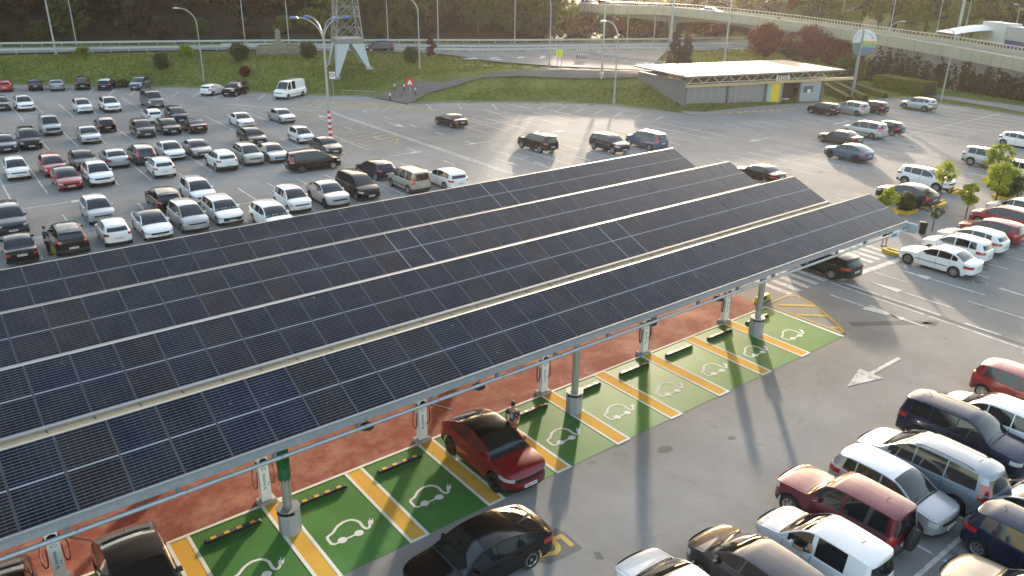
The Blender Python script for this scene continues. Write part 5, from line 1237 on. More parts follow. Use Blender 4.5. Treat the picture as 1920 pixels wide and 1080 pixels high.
b_ = MB(); b_.poly([(78.40, 65.50), (100.02, 59.23), (99.47, 57.47), (96.07, 56.16), (77.13, 63.13)], .13, 0, .15); tag(link('kiosk_pavement', b_.mesh('kiosk_pavement', flat('paving', (.30, .28, .26), .8, vary=.1, scale=1.))), kind='structure')
b_ = MB(); A_ = (82.25, 61.07); C_ = (92.65, 57.70)
for i in range(9):
    p = lerp2(A_, C_, i/9.); q = lerp2(A_, C_, (i+.5)/9.); b_.line(p, q, .3, .17, 0, .16)
tag(link('yellow_kerb_blocks', b_.mesh('yellow_kerb_blocks', flat('kerb_yellow', (.50, .36, .12), .6))), kind='structure')

# ------------------------------------------------------------------ round sign with two wings
t = thing('round_advert_sign', 'tall sign with two half round wings, white above with orange, green and blue bands', 'sign', (108.1, 59.5, 0))
b_ = MB(); b_.tube([(0, 0, 0), (0, 0, 9.1)], .22, 14); link('pole', b_.mesh('pole', flat('sign_pole', (.25, .26, .27), .5, .3), True, 50), t)
def wing(an, bands):
    R_ = 1.75; zc = 7.5; o = None
    for nm, z0, z1, mat in bands:
        b_ = MB(); P = [(0, z0)]
        n_ = 12
        for q in range(n_+1):
            z = z0+(z1-z0)*q/n_; P.append((sqrt(max(0, R_*R_-z*z)), z))
        P.append((0, z1)); b_.poly(P, .05, 0, .1); b_.v = [(x+.22, -z, y+zc) for x, y, z in b_.v]
        b_.f = [f for f in b_.f]; me = b_.mesh(nm, mat)
        o2 = link(nm, me, t if o is None else o); 
        if o is None: o = o2; o.rotation_euler = (0, 0, an)
    return o
sw = flat('sign_white', (.62, .63, .66), .5)
w1 = wing(radians(-62), [('wing', .25, 1.74, sw), ('orange_band', -.05, .25, flat('band_orange', (.62, .32, .03), .5)), ('green_band', -.6, -.05, flat('band_green', (.16, .34, .18), .5)), ('blue_band', -1.74, -.6, flat('band_blue', (.06, .15, .24), .5))])
w2 = wing(radians(176), [('wing', .0, 1.74, sw), ('blue_band', -1.74, .0, flat('band_teal', (.10, .17, .18), .5))])
dk = flat('sign_letter_blue', (.04, .07, .14), .5)
for i, ch in enumerate('Limpia'):
    a = radians(80-i*17); o = link('letter', textmesh(ch, .55, dk), w1, (.22+1.38*cos(a), -.056, 7.5+1.38*sin(a))); o.rotation_euler = (pi/2, -(a-pi/2), 0)
for i, ch in enumerate('auto'):
    a = radians(22+i*17); o = link('letter', textmesh(ch, .55, dk), w2, (.22+1.38*cos(pi-a)*-1, .056, 7.5+1.38*sin(a))); o.rotation_euler = (pi/2, (pi/2-a), pi)

# ------------------------------------------------------------------ overpass and ivy wall
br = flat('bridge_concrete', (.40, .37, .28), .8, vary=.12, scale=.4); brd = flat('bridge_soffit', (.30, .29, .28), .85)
CLN = [(116.83, 126.81), (116.99, 116.91), (128.6, 112.7), (133, 92), (132.6, 69.4), (129.6, 55.7), (126, 43.8), (118, 20), (106, -15)]
BZ = [8.9, 8.9, 8.6, 7.4, 6.0, 5.2, 4.5, 3.2, 1.8]
def smoothP(P, Z, n):
    d = [0]
    for i in range(len(P)-1): d.append(d[-1]+math.hypot(P[i+1][0]-P[i][0], P[i+1][1]-P[i][1]))
    fx, fy, fz = pchip([(a, p[0]) for a, p in zip(d, P)]), pchip([(a, p[1]) for a, p in zip(d, P)]), pchip(list(zip(d, Z)))
    return [(fx(d[-1]*k/n), fy(d[-1]*k/n)) for k in range(n+1)], [fz(d[-1]*k/n) for k in range(n+1)]
P1, Z1_ = smoothP(CLN, BZ, 60); P2 = off(P1, 10.5)
t = thing('road_overpass', 'long pale concrete overpass curving down to the right on flared piers', 'bridge', (130, 80, 0))
def ext(name, A, B, ztop, zbot, mat, par=t, i0=0, i1=None):
    b_ = MB(); A = A[i0:i1]; B = B[i0:i1]; V = []; F = []
    for i, (a, c) in enumerate(zip(A, B)):
        zt, zb_ = ztop[i0+i], zbot[i0+i]; V += [(a[0]-130, a[1]-80, zt), (c[0]-130, c[1]-80, zt), (c[0]-130, c[1]-80, zb_), (a[0]-130, a[1]-80, zb_)]
    for i in range(len(A)-1):
        k = 4*i; F += [(k, k+1, k+5, k+4), (k+1, k+2, k+6, k+5), (k+2, k+3, k+7, k+6), (k+3, k, k+4, k+7)]
    F += [(0, 3, 2, 1), (len(V)-4, len(V)-3, len(V)-2, len(V)-1)]; b_.add(V, F); return link(name, b_.mesh(name, mat), par)
ext('deck', off(P1, .4), off(P1, 10.1), Z1_, [z-.35 for z in Z1_], br)
hn = [0]*61
for i in range(61): 
    d1 = min(math.hypot(P1[i][0]-q[0], P1[i][1]-q[1]) for q in ((128.6, 112.7), (134, 92), (133, 69.4))); hn[i] = Z1_[i]-.36-(.9+.9*max(0, 1-d1/13)**2)
i_w = min(range(61), key=lambda i: math.hypot(P1[i][0]-132.6, P1[i][1]-69.4))
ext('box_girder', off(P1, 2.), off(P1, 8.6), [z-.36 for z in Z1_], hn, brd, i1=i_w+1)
ext('near_parapet', P1, off(P1, .4), [z+.95 for z in Z1_], [z-.75 for z in Z1_], br)
ext('far_parapet', off(P1, 10.1), off(P1, 10.5), [z+.55 for z in Z1_], [z-.75 for z in Z1_], br)
rdm = MB(); rdm.strip([(p[0]-130, p[1]-80) for p in off(P1, .9)], [(p[0]-130, p[1]-80) for p in off(P1, 9.6)], lambda x, y: 0)
for i in range(61):
    for q in (0, 1): v = rdm.v[2*i+q]; rdm.v[2*i+q] = (v[0], v[1], Z1_[i]+.02)
link('carriageway', rdm.mesh('carriageway', ROAD), t)
b_ = MB(); Pn, Zn = smoothP(CLN, BZ, 260); Pn = off(Pn, 10.3)
for i in range(0, 260): b_.box((Pn[i][0]-130, Pn[i][1]-80, Zn[i]+.8), (.28, .12, .5), rz=.6)
o = link('baluster', b_.mesh('baluster', br), t); tag(o, kind='stuff')
ext('far_rail', off(P1, 10.22), off(P1, 10.38), [z+1.15 for z in Z1_], [z+1.05 for z in Z1_], gal2)
b_ = MB(); Pn2 = smoothP(CLN, BZ, 90)
for i in range(90): b_.line((Pn2[0][i][0]-130, Pn2[0][i][1]-80), (Pn2[0][i][0]-130-.01, Pn2[0][i][1]-80-.05), .06, 0)
J = MB()
for i in range(0, 90, 1):
    p = off(Pn2[0], -.004)[i]; z = Pn2[1][i]; J.box((p[0]-130, p[1]-80, z+.1), (.03, .03, 1.66))
o = link('joint', J.mesh('joint', flat('joint_dark', (.14, .13, .11), .9)), t); tag(o, kind='stuff')
for (x, y) in ((128.6, 112.7), (134.0, 92)):
    i = min(range(61), key=lambda i: math.hypot(P1[i][0]-x, P1[i][1]-y)); c = off(P1, 5.2)[i]; an = atan2(P1[i+1][1]-P1[i][1], P1[i+1][0]-P1[i][0]); g0 = H(*c)-.3
    b_ = MB(); zt = hn[i]+.05
    for k_, (z0, z1, w0, w1) in enumerate(((g0, zt-2.2, 1.35, 1.35), (zt-2.2, zt-1.1, 1.35, 1.7), (zt-1.1, zt, 1.7, 2.7))):
        V = []
        for z, w_ in ((z0, w0), (z1, w1)): 
            for sx, sy in ((-.45, -w_), (.45, -w_), (.45, w_), (-.45, w_)): V.append((sx*cos(an)-sy*sin(an)+c[0]-130, sx*sin(an)+sy*cos(an)+c[1]-80, z))
        b_.add(V, [(0, 1, 5, 4), (1, 2, 6, 5), (2, 3, 7, 6), (3, 0, 4, 7)])
    link('pier', b_.mesh('pier', br), t)
# retaining wall below the right half
wallm = flat('wall_concrete', (.21, .20, .185), .85, vary=.2, scale=.6)
PW = off(P1, .25)[i_w:]; PW2 = off(P1, 10.)[i_w:]; tw = thing('retaining_wall', 'grey concrete retaining wall below the overpass ramp, covered in ivy', 'wall', (130, 80, 0))
ext('wall_face', off(P1, .25), off(P1, 10.), [z-.76 for z in Z1_], [-.5]*61, wallm, tw, i_w-1)
# cars on the overpass
def deckcar(ty, col, f, lane, lab, rev):
    i = int(f*60); p = off(P1, lane)[i]; q = off(P1, lane)[i+1]; an = math.degrees(atan2(q[1]-p[1], q[0]-p[0]))+(180 if rev else 0)
    car(ty, col, p[0], p[1], an, lab, 'car', 'vehicles on the roads', z=Z1_[i]+.03, name='driving_car')
def fdeck(x, y): return min(range(60), key=lambda i: math.hypot(P1[i][0]-x, P1[i][1]-y))/60.
p_ = (133.96, 105.44); deckcar('sedan', 'white', fdeck(*p_), 3., 'white saloon driving down the middle of the overpass', False)
p_ = (134.09, 130.41); deckcar('mpv', 'white', fdeck(*p_), 3., 'white people carrier at the top of the overpass', False)
p_ = (135.59, 135.58); deckcar('hatch', 'deepred', fdeck(*p_)+.0, 7., 'dark red car at the very top of the overpass', True)
# lorries and tent beyond the right end of the overpass
lw = flat('lorry_white', (.55, .57, .57), .5); lg_ = flat('lorry_grey', (.36, .38, .39), .5)
x, y = (171.94, 66.88); t = thing('white_lorry_box', 'tall white lorry body beyond the overpass at the right', 'lorry', (x, y, 3), radians(50))
b_ = MB(); b_.box((0, 0, 3.0), (9, 2.6, 3.8)); link('box_body', b_.mesh('box_body', lw), t); b_ = MB(); b_.box((-5.4, 0, 1.9), (1.8, 2.4, 2.6), taper=.9); link('cab', b_.mesh('cab', lw), t); b_ = MB(); b_.box((0, 0, .8), (9.4, 2.2, .5)); link('chassis', b_.mesh('chassis', black_m), t)
b_ = MB(); b_.tube([(4.52, .5+.9*cos(q*pi/10), 3.1+.7*sin(q*pi/10)) for q in range(21)], .06, 4); link('round_emblem', b_.mesh('round_emblem', flat('emblem_dark', (.05, .07, .09), .5)), t)
x, y = (166.67, 60.66); t = thing('blue_lorry', 'lorry with a ribbed pale body and dark blue lower half at the right edge', 'lorry', (x, y, 3), radians(50))
b_ = MB(); b_.box((0, 0, 3.3), (8, 2.6, 2.4)); link('ribbed_body', b_.mesh('ribbed_body', lg_), t); b_ = MB(); b_.box((0, 0, 1.3), (8, 2.5, 1.5)); link('blue_skirt', b_.mesh('blue_skirt', flat('lorry_blue', (.02, .06, .2), .5)), t); b_ = MB()
for q in range(12): b_.box((-3.7+.66*q, -1.32, 3.3), (.08, .06, 2.3)); b_.box((-3.7+.66*q, 1.32, 3.3), (.08, .06, 2.3))
link('rib', b_.mesh('rib', lw), t)
x, y = (173.98, 70.70); t = thing('white_tent_canopy', 'arched white tent roof beyond the overpass at the right', 'tent', (x, y, 3.), radians(-38))
b_ = MB(); n_ = 16; V = []
for i in range(n_+1):
    s_ = -1+2*i/n_
    for j in range(7): q = -1+2*j/6; V.append((s_*7.5, q*4, 2.6+1.6*(1-s_*s_)*(1-.5*q*q)))
b_.add(V, [(i*7+j, (i+1)*7+j, (i+1)*7+j+1, i*7+j+1) for i in range(n_) for j in range(6)]); link('fabric', b_.mesh('fabric', flat('tent_white', (.75, .75, .76), .6), True), t)
for sx in (-6.5, 6.5):
    for sy in (-3.6, 3.6): b_ = MB(); b_.tube([(sx, sy, 0), (sx, sy, 3.)], .07, 6); link('tent_pole', b_.mesh('tent_pole', lampgrey), t)
# small signs
x, y = (48.46, 101.14); t = thing('prohibition_sign', 'small square white sign with a red ring at the foot of the pylon', 'sign', (x, y, H(x, y)), radians(-40)); b_ = MB(); b_.tube([(0, 0, 0), (0, 0, 2.6)], .04, 6); link('post', b_.mesh('post', lampgrey), t)
b_ = MB(); b_.box((0, -.05, 2.6), (.75, .04, .95)); link('panel', b_.mesh('panel', strw), t); b_ = MB(); b_.tube([(.24*cos(q*pi/8), -.085, 2.68+.24*sin(q*pi/8)) for q in range(17)], .045, 5); b_.box((0, -.09, 2.68), (.30, .02, .07)); link('ring', b_.mesh('ring', stred), t)
x, y = (55.02, 91.86); t = thing('warning_sign', 'tilted red edged triangular warning sign beside the access road', 'sign', (x, y, H(x, y)), radians(-40)); b_ = MB(); b_.tube([(0, 0, 0), (0, 0, 1.5)], .05, 6); link('post', b_.mesh('post', lampgrey), t)
b_ = MB(); b_.box((0, -.04, 1.9), (1.0, .04, 1.0)); o = link('back_panel', b_.mesh('back_panel', stred), t); o.rotation_euler = (0, 0, 0); b_ = MB(); b_.add([(-.36, -.07, 1.62), (.36, -.07, 1.62), (0, -.07, 2.25)], [(0, 1, 2)]); link('white_field', b_.mesh('white_field', strw), o)
for (q, lab) in (((52.32, 92.49), 'white topped bollard at the mouth of the access road'), ((55.04, 95.93), 'white topped bollard left of the warning sign on the verge'), ((55.62, 94.37), 'white topped bollard between the verge and the warning sign'), ((55.61, 91.48), 'white topped bollard right of the warning sign at the kerb')):
    x, y = q; t = thing('bollard', lab, 'bollard', (x, y, H(x, y)), 0, 'striped bollards at the access road'); b_ = MB(); b_.tube([(0, 0, 0), (0, 0, .7)], .09, 8); link('stem', b_.mesh('stem', flat('bollard_dark', (.10, .03, .03), .6)), t); b_ = MB(); b_.tube([(0, 0, .7), (0, 0, 1.0)], .11, 8); link('cap', b_.mesh('cap', strw), t)
x, y = (76.90, 87.03); t = thing('yellow_road_sign', 'bright yellow square sign beside the slip road', 'sign', (x, y, H(x, y)), radians(-50)); b_ = MB(); b_.tube([(-.3, 0, 0), (-.3, 0, 2.2)], .05, 6); b_.tube([(.3, 0, 0), (.3, 0, 2.2)], .05, 6); link('legs', b_.mesh('legs', lampgrey), t); b_ = MB(); b_.box((0, -.06, 2.3), (.9, .05, 1.0)); link('panel', b_.mesh('panel', flat('sign_yellow', (.62, .62, .02), .5)), t); b_ = MB(); b_.box((-.1, -.1, 2.25), (.06, .02, .6)); b_.box((.1, -.1, 2.25), (.06, .02, .6)); link('bars', b_.mesh('bars', flat('sign_ochre', (.4, .38, .02), .5)), t)
x, y = (86.69, 92.95); t = thing('chevron_board', 'small dark board with white chevrons on the slip road rail', 'sign', (x, y, H(x, y)), radians(-48)); b_ = MB(); b_.box((0, 0, .8), (1.5, .05, .6)); link('board', b_.mesh('board', flat('board_dark', (.05, .04, .06), .5)), t); b_ = MB()
for q in range(4): b_.tube([(-.55+.33*q, -.05, 1.05), (-.35+.33*q, -.05, .8), (-.55+.33*q, -.05, .55)], .05, 4)
link('chevron', b_.mesh('chevron', strw), t)
rail([(90.53, 101.65), (91.73, 97.09), (91.44, 88.34), (92.55, 81.15)], 'guard rail along the slip road behind the kiosk', 16, .1)
# barrier fence at the bank foot
x, y = (49.80, 96.49); t = thing('crowd_barrier', 'thin metal barrier at the foot of the bank by the yellow box', 'barrier', (x, y, H(x, y)), radians(-48)); b_ = MB()
for z_ in (.2, 1.05): b_.tube([(-2.4, 0, z_), (2.4, 0, z_)], .03, 5)
for q in range(17): b_.tube([(-2.4+.3*q, 0, .2), (-2.4+.3*q, 0, 1.05)], .012, 4)
link('frame', b_.mesh('frame', gal2), t)
# litter bin
x, y = (53.71, 22.83); t = thing('litter_bin', 'black litter bin beside the young tree', 'bin', (x, y, 0)); b_ = MB(); b_.lathe([(0, .1), (.22, .1), (.25, .85), (.27, .9), (.20, .92), (0, .9)], 16); link('bucket', b_.mesh('bucket', black_m, True, 40), t); b_ = MB(); b_.tube([(0, 0, 0), (0, 0, .2)], .05, 8); link('foot', b_.mesh('foot', black_m), t)

# ------------------------------------------------------------------ vegetation
def leafmat(name, c0, c1, trans=.35, rough=.6):
    m = bpy.data.materials.new(name); m.use_nodes = True; n = m.node_tree.nodes; l = m.node_tree.links; b = n['Principled BSDF']; out = n['Material Output']
    g_ = n.new('ShaderNodeNewGeometry'); oi = n.new('ShaderNodeObjectInfo'); ad = n.new('ShaderNodeMath'); ad.operation = 'MULTIPLY_ADD'; ad.inputs[1].default_value = .35
    mu = n.new('ShaderNodeMath'); mu.operation = 'MULTIPLY'; mu.inputs[1].default_value = .65; l.new(g_.outputs['Random Per Island'], mu.inputs[0]); l.new(oi.outputs['Random'], ad.inputs[0]); l.new(mu.outputs[0], ad.inputs[2])
    mx = n.new('ShaderNodeMix'); mx.data_type = 'RGBA'; mx.inputs[6].default_value = (*c0, 1); mx.inputs[7].default_value = (*c1, 1); l.new(ad.outputs[0], mx.inputs[0])
    l.new(mx.outputs[2], b.inputs['Base Color']); b.inputs['Roughness'].default_value = rough; b.inputs['Specular IOR Level'].default_value = .2
    tr = n.new('ShaderNodeBsdfTranslucent'); l.new(mx.outputs[2], tr.inputs[0]); ms = n.new('ShaderNodeMixShader'); ms.inputs[0].default_value = trans
    l.new(b.outputs[0], ms.inputs[1]); l.new(tr.outputs[0], ms.inputs[2]); l.new(ms.outputs[0], out.inputs[0]); return m
LM = dict(dark=leafmat('leaf_dark', (.015, .017, .010), (.042, .042, .019), .18), brown=leafmat('leaf_brownish', (.042, .030, .020), (.085, .062, .032), .25), mid=leafmat('leaf_mid', (.038, .058, .018), (.10, .12, .038)),
          bright=leafmat('leaf_bright', (.085, .12, .022), (.20, .23, .05), .45), red=leafmat('leaf_plum', (.060, .012, .016), (.16, .035, .035), .4), conif=leafmat('leaf_conifer', (.045, .030, .028), (.10, .07, .055), .2),
          fresh=leafmat('leaf_fresh', (.15, .21, .02), (.33, .37, .05), .55), ivy=leafmat('leaf_ivy', (.020, .018, .010), (.055, .050, .022), .15), gold=leafmat('leaf_golden', (.12, .14, .012), (.30, .30, .03), .35), box_=leafmat('leaf_box', (.025, .05, .012), (.07, .10, .02), .2))
bark = flat('bark', (.075, .06, .048), .9, vary=.3, scale=6)
def leaves(mb, cs, per, ls, rr, R):
    for (cx, cy, cz, cr) in cs:
        for _ in range(per):
            th = R.uniform(0, 2*pi); u = R.uniform(-1, 1); q = cr*R.uniform(.35, 1)**.6; s = sqrt(1-u*u)
            x, y, z = cx+q*s*cos(th), cy+q*s*sin(th), cz+q*u*.85
            n = Vector((s*cos(th)+R.uniform(-rr, rr), s*sin(th)+R.uniform(-rr, rr), u+R.uniform(-rr, rr)+.3)).normalized()
            a = n.cross(Vector((R.uniform(-1, 1), R.uniform(-1, 1), R.uniform(-1, 1)))).normalized(); b = n.cross(a); w_ = ls*R.uniform(.6, 1.3); h_ = w_*R.uniform(.5, .9); p = Vector((x, y, z))
            mb.add([p-a*w_, p-b*h_, p+a*w_, p+b*h_], [(0, 1, 2, 3)])
def tree_meshes(kind, seed, h, cw, base, n, per, ls, trunk=.25, shape='round', limbs=5):
    R = random.Random(seed); cs = []; mb = MB(); t = MB(); H_ = h-base
    for i in range(n):
        th = R.uniform(0, 2*pi); v = R.random()
        if shape == 'cone': rad = cw/2*(1-v)**.85*R.uniform(.55, 1.); cr = cw*.13*(1.25-v)
        elif shape == 'column': rad = cw/2*(sin(pi*min(.98, v*.93+.05)))**.5*R.uniform(.2, .9); cr = cw*.22*R.uniform(.7, 1.2)
        elif False: pass
        elif shape == 'ball': rad = cw*.34*sqrt(max(0, 1-(2*v-1)**2))*R.uniform(.5, 1.0); cr = cw*.19
        else: rad = cw/2*sqrt(max(0, 1-(2*v-1)**2))*R.uniform(.3, 1.0)*R.choice([.8, 1, 1.1]); cr = cw*.15*R.uniform(.55, 1.35)
        cs.append((rad*cos(th), rad*sin(th), base+H_*v*.96, cr))
    leaves(mb, cs, per, ls, .6, R)
    bend = R.uniform(-.3, .3)*h*.05
    t.tube([(0, 0, -.4), (0, 0, base*.5), (bend*.5, 0, base), (bend, bend, base+H_*.55), (bend, bend, h*.9)], [trunk*1.3, trunk, trunk*.8, trunk*.45, trunk*.1], 7)
    for c in R.sample(cs, min(limbs, len(cs))):
        z0 = base+max(0, (c[2]-base))*.35; t.tube([(bend*.5, 0, z0), (c[0]*.5, c[1]*.5, (z0+c[2])/2+.1), (c[0], c[1], c[2])], [trunk*.4, trunk*.25, trunk*.07], 5)
    return mb, t
TMC = {}
def tree(kind, mat, x, y, lab, cat='tree', group=None, rz=None, sc=1., name=None, z=None, **kw):
    key = (kind, mat)
    if key not in TMC:
        a, b = tree_meshes(kind, hash_(kind), **TREES[kind]); TMC[key] = (a.mesh('crown', LM[mat]), b.mesh('trunk', bark, True))
    r = thing(name or ('shrub' if cat == 'shrub' else 'tree'), lab, cat, (x, y, H(x, y) if z is None else z), random.uniform(0, 6.28) if rz is None else rz, group)
    c = link('crown', TMC[key][0], r); t = link('trunk', TMC[key][1], r)
    if sc != 1.: c.scale = t.scale = (sc, sc, sc)
    return r
def hash_(s): return sum(ord(c)*(i+3) for i, c in enumerate(s))
TREES = dict(
 big1=dict(h=15, cw=9, base=2.2, n=70, per=60, ls=.36), big2=dict(h=13, cw=8, base=1.5, n=60, per=60, ls=.36), big3=dict(h=17, cw=8.5, base=2.5, n=75, per=60, ls=.38, shape='column'), big4=dict(h=12, cw=9.5, base=1.2, n=60, per=60, ls=.36),
 poplar=dict(h=17, cw=4.6, base=1.5, n=50, per=60, ls=.34, shape='column', trunk=.22), con1=dict(h=7.6, cw=3.3, base=.3, n=130, per=70, ls=.14, shape='cone', trunk=.14), con2=dict(h=7.4, cw=2.9, base=.3, n=120, per=70, ls=.14, shape='cone', trunk=.14), thin=dict(h=6.0, cw=1.5, base=.2, n=30, per=50, ls=.14, shape='cone', trunk=.08),
 plum1=dict(h=6.2, cw=7.5, base=1.0, n=110, per=80, ls=.17, trunk=.16), plum2=dict(h=5.4, cw=6.5, base=.6, n=100, per=80, ls=.17, trunk=.14),
 yt1=dict(h=3.8, cw=2.1, base=2.1, n=34, per=90, ls=.058, trunk=.06, limbs=9), yt2=dict(h=1.9, cw=1.5, base=1.2, n=14, per=50, ls=.055, trunk=.045, limbs=8), yt3=dict(h=2.95, cw=1.75, base=1.35, n=34, per=110, ls=.058, trunk=.055, limbs=7), yt4=dict(h=3.7, cw=2.7, base=1.35, n=46, per=120, ls=.065, trunk=.09, limbs=7), yt5=dict(h=2.2, cw=1.8, base=.8, n=30, per=110, ls=.06, trunk=.06), yt6=dict(h=3.6, cw=2.5, base=1.3, n=46, per=120, ls=.065, trunk=.09),
 ball=dict(h=2.15, cw=3.1, base=.1, n=60, per=90, ls=.10, trunk=.1, shape='ball'), bushm=dict(h=1.4, cw=1.7, base=.05, n=40, per=90, ls=.06, trunk=.05, shape='ball'), tuft=dict(h=1.5, cw=3.2, base=.0, n=22, per=70, ls=.14, trunk=.05), redt=dict(h=3.4, cw=1.7, base=.5, n=24, per=60, ls=.12, shape='column', trunk=.06), round_=dict(h=5.0, cw=6.2, base=.3, n=60, per=80, ls=.2, trunk=.16), scrub=dict(h=3.2, cw=5., base=.0, n=34, per=60, ls=.2, trunk=.08))
# young trees in yellow edged pits
pit_y = flat('pit_kerb_yellow', (.58, .36, .035), .55, vary=.12, scale=4); soil = flat('soil', (.10, .075, .05), .95)
for kind, mat, p, lab in (('yt1', 'fresh', (61.9, 25.6), 'slim young tree with thin yellow green leaves in front of the white off-road car'), ('yt2', 'mid', (55.1, 22.8), 'smallest young tree beside the black litter bin'), ('yt3', 'fresh', (59.9, 22.7), 'round headed young tree in the middle of the pavement'), ('yt4', 'fresh', (65.3, 22.9), 'fuller young tree left of the clipped round bush at the right edge'), ('yt5', 'fresh', (56.4, 26.9), 'young tree half hidden behind the corner of the solar roof'), ('yt6', 'fresh', (73.5, 26.3), 'dense young tree at the right edge above the yellow pit kerbs')):
    tree(kind, mat, p[0], p[1], lab, 'tree', 'young trees on the car park', name='young_tree', z=0, sc=.9)
tree('bushm', 'mid', 58.2, 26.3, 'small clipped bush in a yellow kerbed pit near the solar roof corner', 'shrub', z=0, name='clipped_bush'); tree('bushm', 'box_', 68.9, 23.4, 'round dark bush at the right edge above the parked white cars', 'shrub', z=0, sc=1.45, name='clipped_bush')
def pit(x, y, lab, L=1.5):
    t = thing('tree_pit_kerb', lab, 'kerb', (x, y, 0), 0, 'yellow kerbs round the tree pits')
    for (cx, cy, dx, dy) in ((0, -.55, L, .2), (0, .55, L, .2), (-L/2, 0, .2, .9), (L/2, 0, .2, .9)):
        b = MB(); b.box((cx, cy, .11), (dx, dy, .24), taper=.96); link('kerb_stone', b.mesh('kerb_stone', pit_y), t)
    b = MB(); b.box((0, 0, .05), (L-.25, .85, .12)); link('soil', b.mesh('soil', soil), t)
    if L > .6:
      for s in (-1, 1): b = MB(); b.box((s*(L/2+.55), 0, .09), (.75, .22, .2), rz=.0, taper=.9); link('kerb_stone', b.mesh('kerb_stone', pit_y), t)
pit(61.9, 25.9, 'yellow kerbs round the slim young tree behind the anthracite car'); pit(58.2, 26.3, 'yellow kerbs round the small clipped bush'); pit(67.4, 26.4, 'yellow kerbs between the white off-road car and the fuller young tree', .7); pit(73.6, 26.4, 'yellow kerbs under the dense tree at the right edge', 1.2); pit(69.0, 23.6, 'yellow kerbs round the dark bush at the right edge', 2.0); pit(48.3, 22.0, 'short yellow kerb at the nose of the silver white saloon', .5)
# bank planting
for kind, mat, p, lab, sc in (('ball', 'box_', (33.73, 127.68), 'round clipped dark bush on the bank, leftmost of the clipped ones', .95), ('ball', 'mid', (43.91, 122.88), 'round clipped bush left of the stone wall on the bank', 1.1), ('ball', 'mid', (53.15, 118.82), 'round clipped bush between the stone wall and the pylon', 1.1), ('ball', 'box_', (64.17, 106.45), 'round clipped bush beside the lamp at the access road', 1.0), ('ball', 'red', (42.11, 116.45), 'small purple bush on the bank below the clipped ones', .62), ('tuft', 'fresh', (39.02, 132.30), 'pale grass tuft at the top of the bank', .95), ('tuft', 'fresh', (25.57, 139.89), 'pale grass tuft high on the bank at the left', .8), ('tuft', 'mid', (26.91, 123.89), 'rough tuft at the bank foot beside the blue people carrier', .7)):
    tree(kind, mat, p[0], p[1], lab, 'shrub', 'bushes on the grass bank', sc=sc, name='shrub')
tree('redt', 'red', *(69.59, 109.45), 'tall narrow red leaved shrub beside the motorway', 'shrub', name='shrub')
tree('con1', 'conif', *(97.71, 83.68), 'dark conifer, left one of the pair behind the kiosk', group='pair of conifers behind the kiosk', name='conifer', sc=.78); tree('con2', 'conif', *(99.32, 82.70), 'dark conifer, right one of the pair behind the kiosk', group='pair of conifers behind the kiosk', name='conifer', sc=.78)
for kind, mat, p, lab, sc in (('plum1', 'red', (117.29, 81.07), 'purple leaved tree behind the left part of the kiosk roof', .85), ('plum1', 'red', (129.23, 80.54), 'purple leaved tree behind the right part of the kiosk roof', .95), ('plum2', 'red', (138.25, 81.02), 'purple leaved tree close to the round sign', 1.1), ('plum2', 'red', (143.34, 80.04), 'purple leaved tree touching the ivy wall', 1.15), ('thin', 'conif', (134.69, 91.10), 'thin dark cypress between bridge pier and plum trees', 1.), ('thin', 'conif', (148.58, 96.91), 'tiny dark cypress right of the bridge pier', .7), ('round_', 'mid', (121.07, 67.92), 'rounded feathery olive green shrub right of the kiosk roof', .85), ('plum2', 'mid', (156.71, 90.27), 'green tree topping the plum trees in front of the overpass', 1.2), ('scrub', 'dark', (126.92, 83.11), 'dark low bush under the overpass beyond the kiosk', .7)):
    tree(kind, mat, p[0], p[1], lab, 'tree' if 'tree' in lab or 'cypress' in lab else 'shrub', 'planting behind the kiosk', sc=sc)
# clipped hedges beside the kiosk
def hedge(A, B, wd, h, mat, lab):
    t = thing('hedge', lab, 'hedge', (A[0], A[1], 0), 0, 'clipped hedges beside the kiosk'); R = random.Random(int(A[0]*10)); L_ = math.hypot(B[0]-A[0], B[1]-A[1]); an = atan2(B[1]-A[1], B[0]-A[0])
    b = MB(); b.box((L_/2, 0, h/2), (L_-.1, wd-.15, h-.1), taper=.97); b.v = [(x*cos(an)-y*sin(an), x*sin(an)+y*cos(an), z+H(A[0]+x*cos(an), A[1]+x*sin(an))) for x, y, z in b.v]; link('core', b.mesh('core', flat('hedge_core', (.02, .03, .01), .9)), t)
    m = MB(); N = int(L_*(wd+2*h)*150)
    for _ in range(N):
        s = R.uniform(0, L_); q = R.uniform(0, wd+2*h)
        if q < h: y, z, n = -wd/2, q, Vector((0, -1, .3))
        elif q < h+wd: y, z, n = q-h-wd/2, h, Vector((0, 0, 1))
        else: y, z, n = wd/2, q-h-wd, Vector((0, 1, .3))
        y += R.uniform(-.06, .06); z += R.uniform(-.08, .06); n = (n+Vector((R.uniform(-.6, .6), R.uniform(-.6, .6), R.uniform(-.6, .6)))).normalized(); a = n.cross(Vector((R.uniform(-1, 1), R.uniform(-1, 1), .3))).normalized(); b2 = n.cross(a); w_ = R.uniform(.05, .1)
        p = Vector((s, y, z)); m.add([p-a*w_, p-b2*w_*.7, p+a*w_, p+b2*w_*.7], [(0, 1, 2, 3)])
    m.v = [(x*cos(an)-y*sin(an), x*sin(an)+y*cos(an), z+H(A[0]+x*cos(an), A[1]+x*sin(an))) for x, y, z in m.v]; link('leaves', m.mesh('leaves', LM[mat]), t)
hedge((122.08, 63.20), (119.38, 53.95), 2.6, 1.9, 'gold', 'broad clipped golden hedge at the edge of the car park')
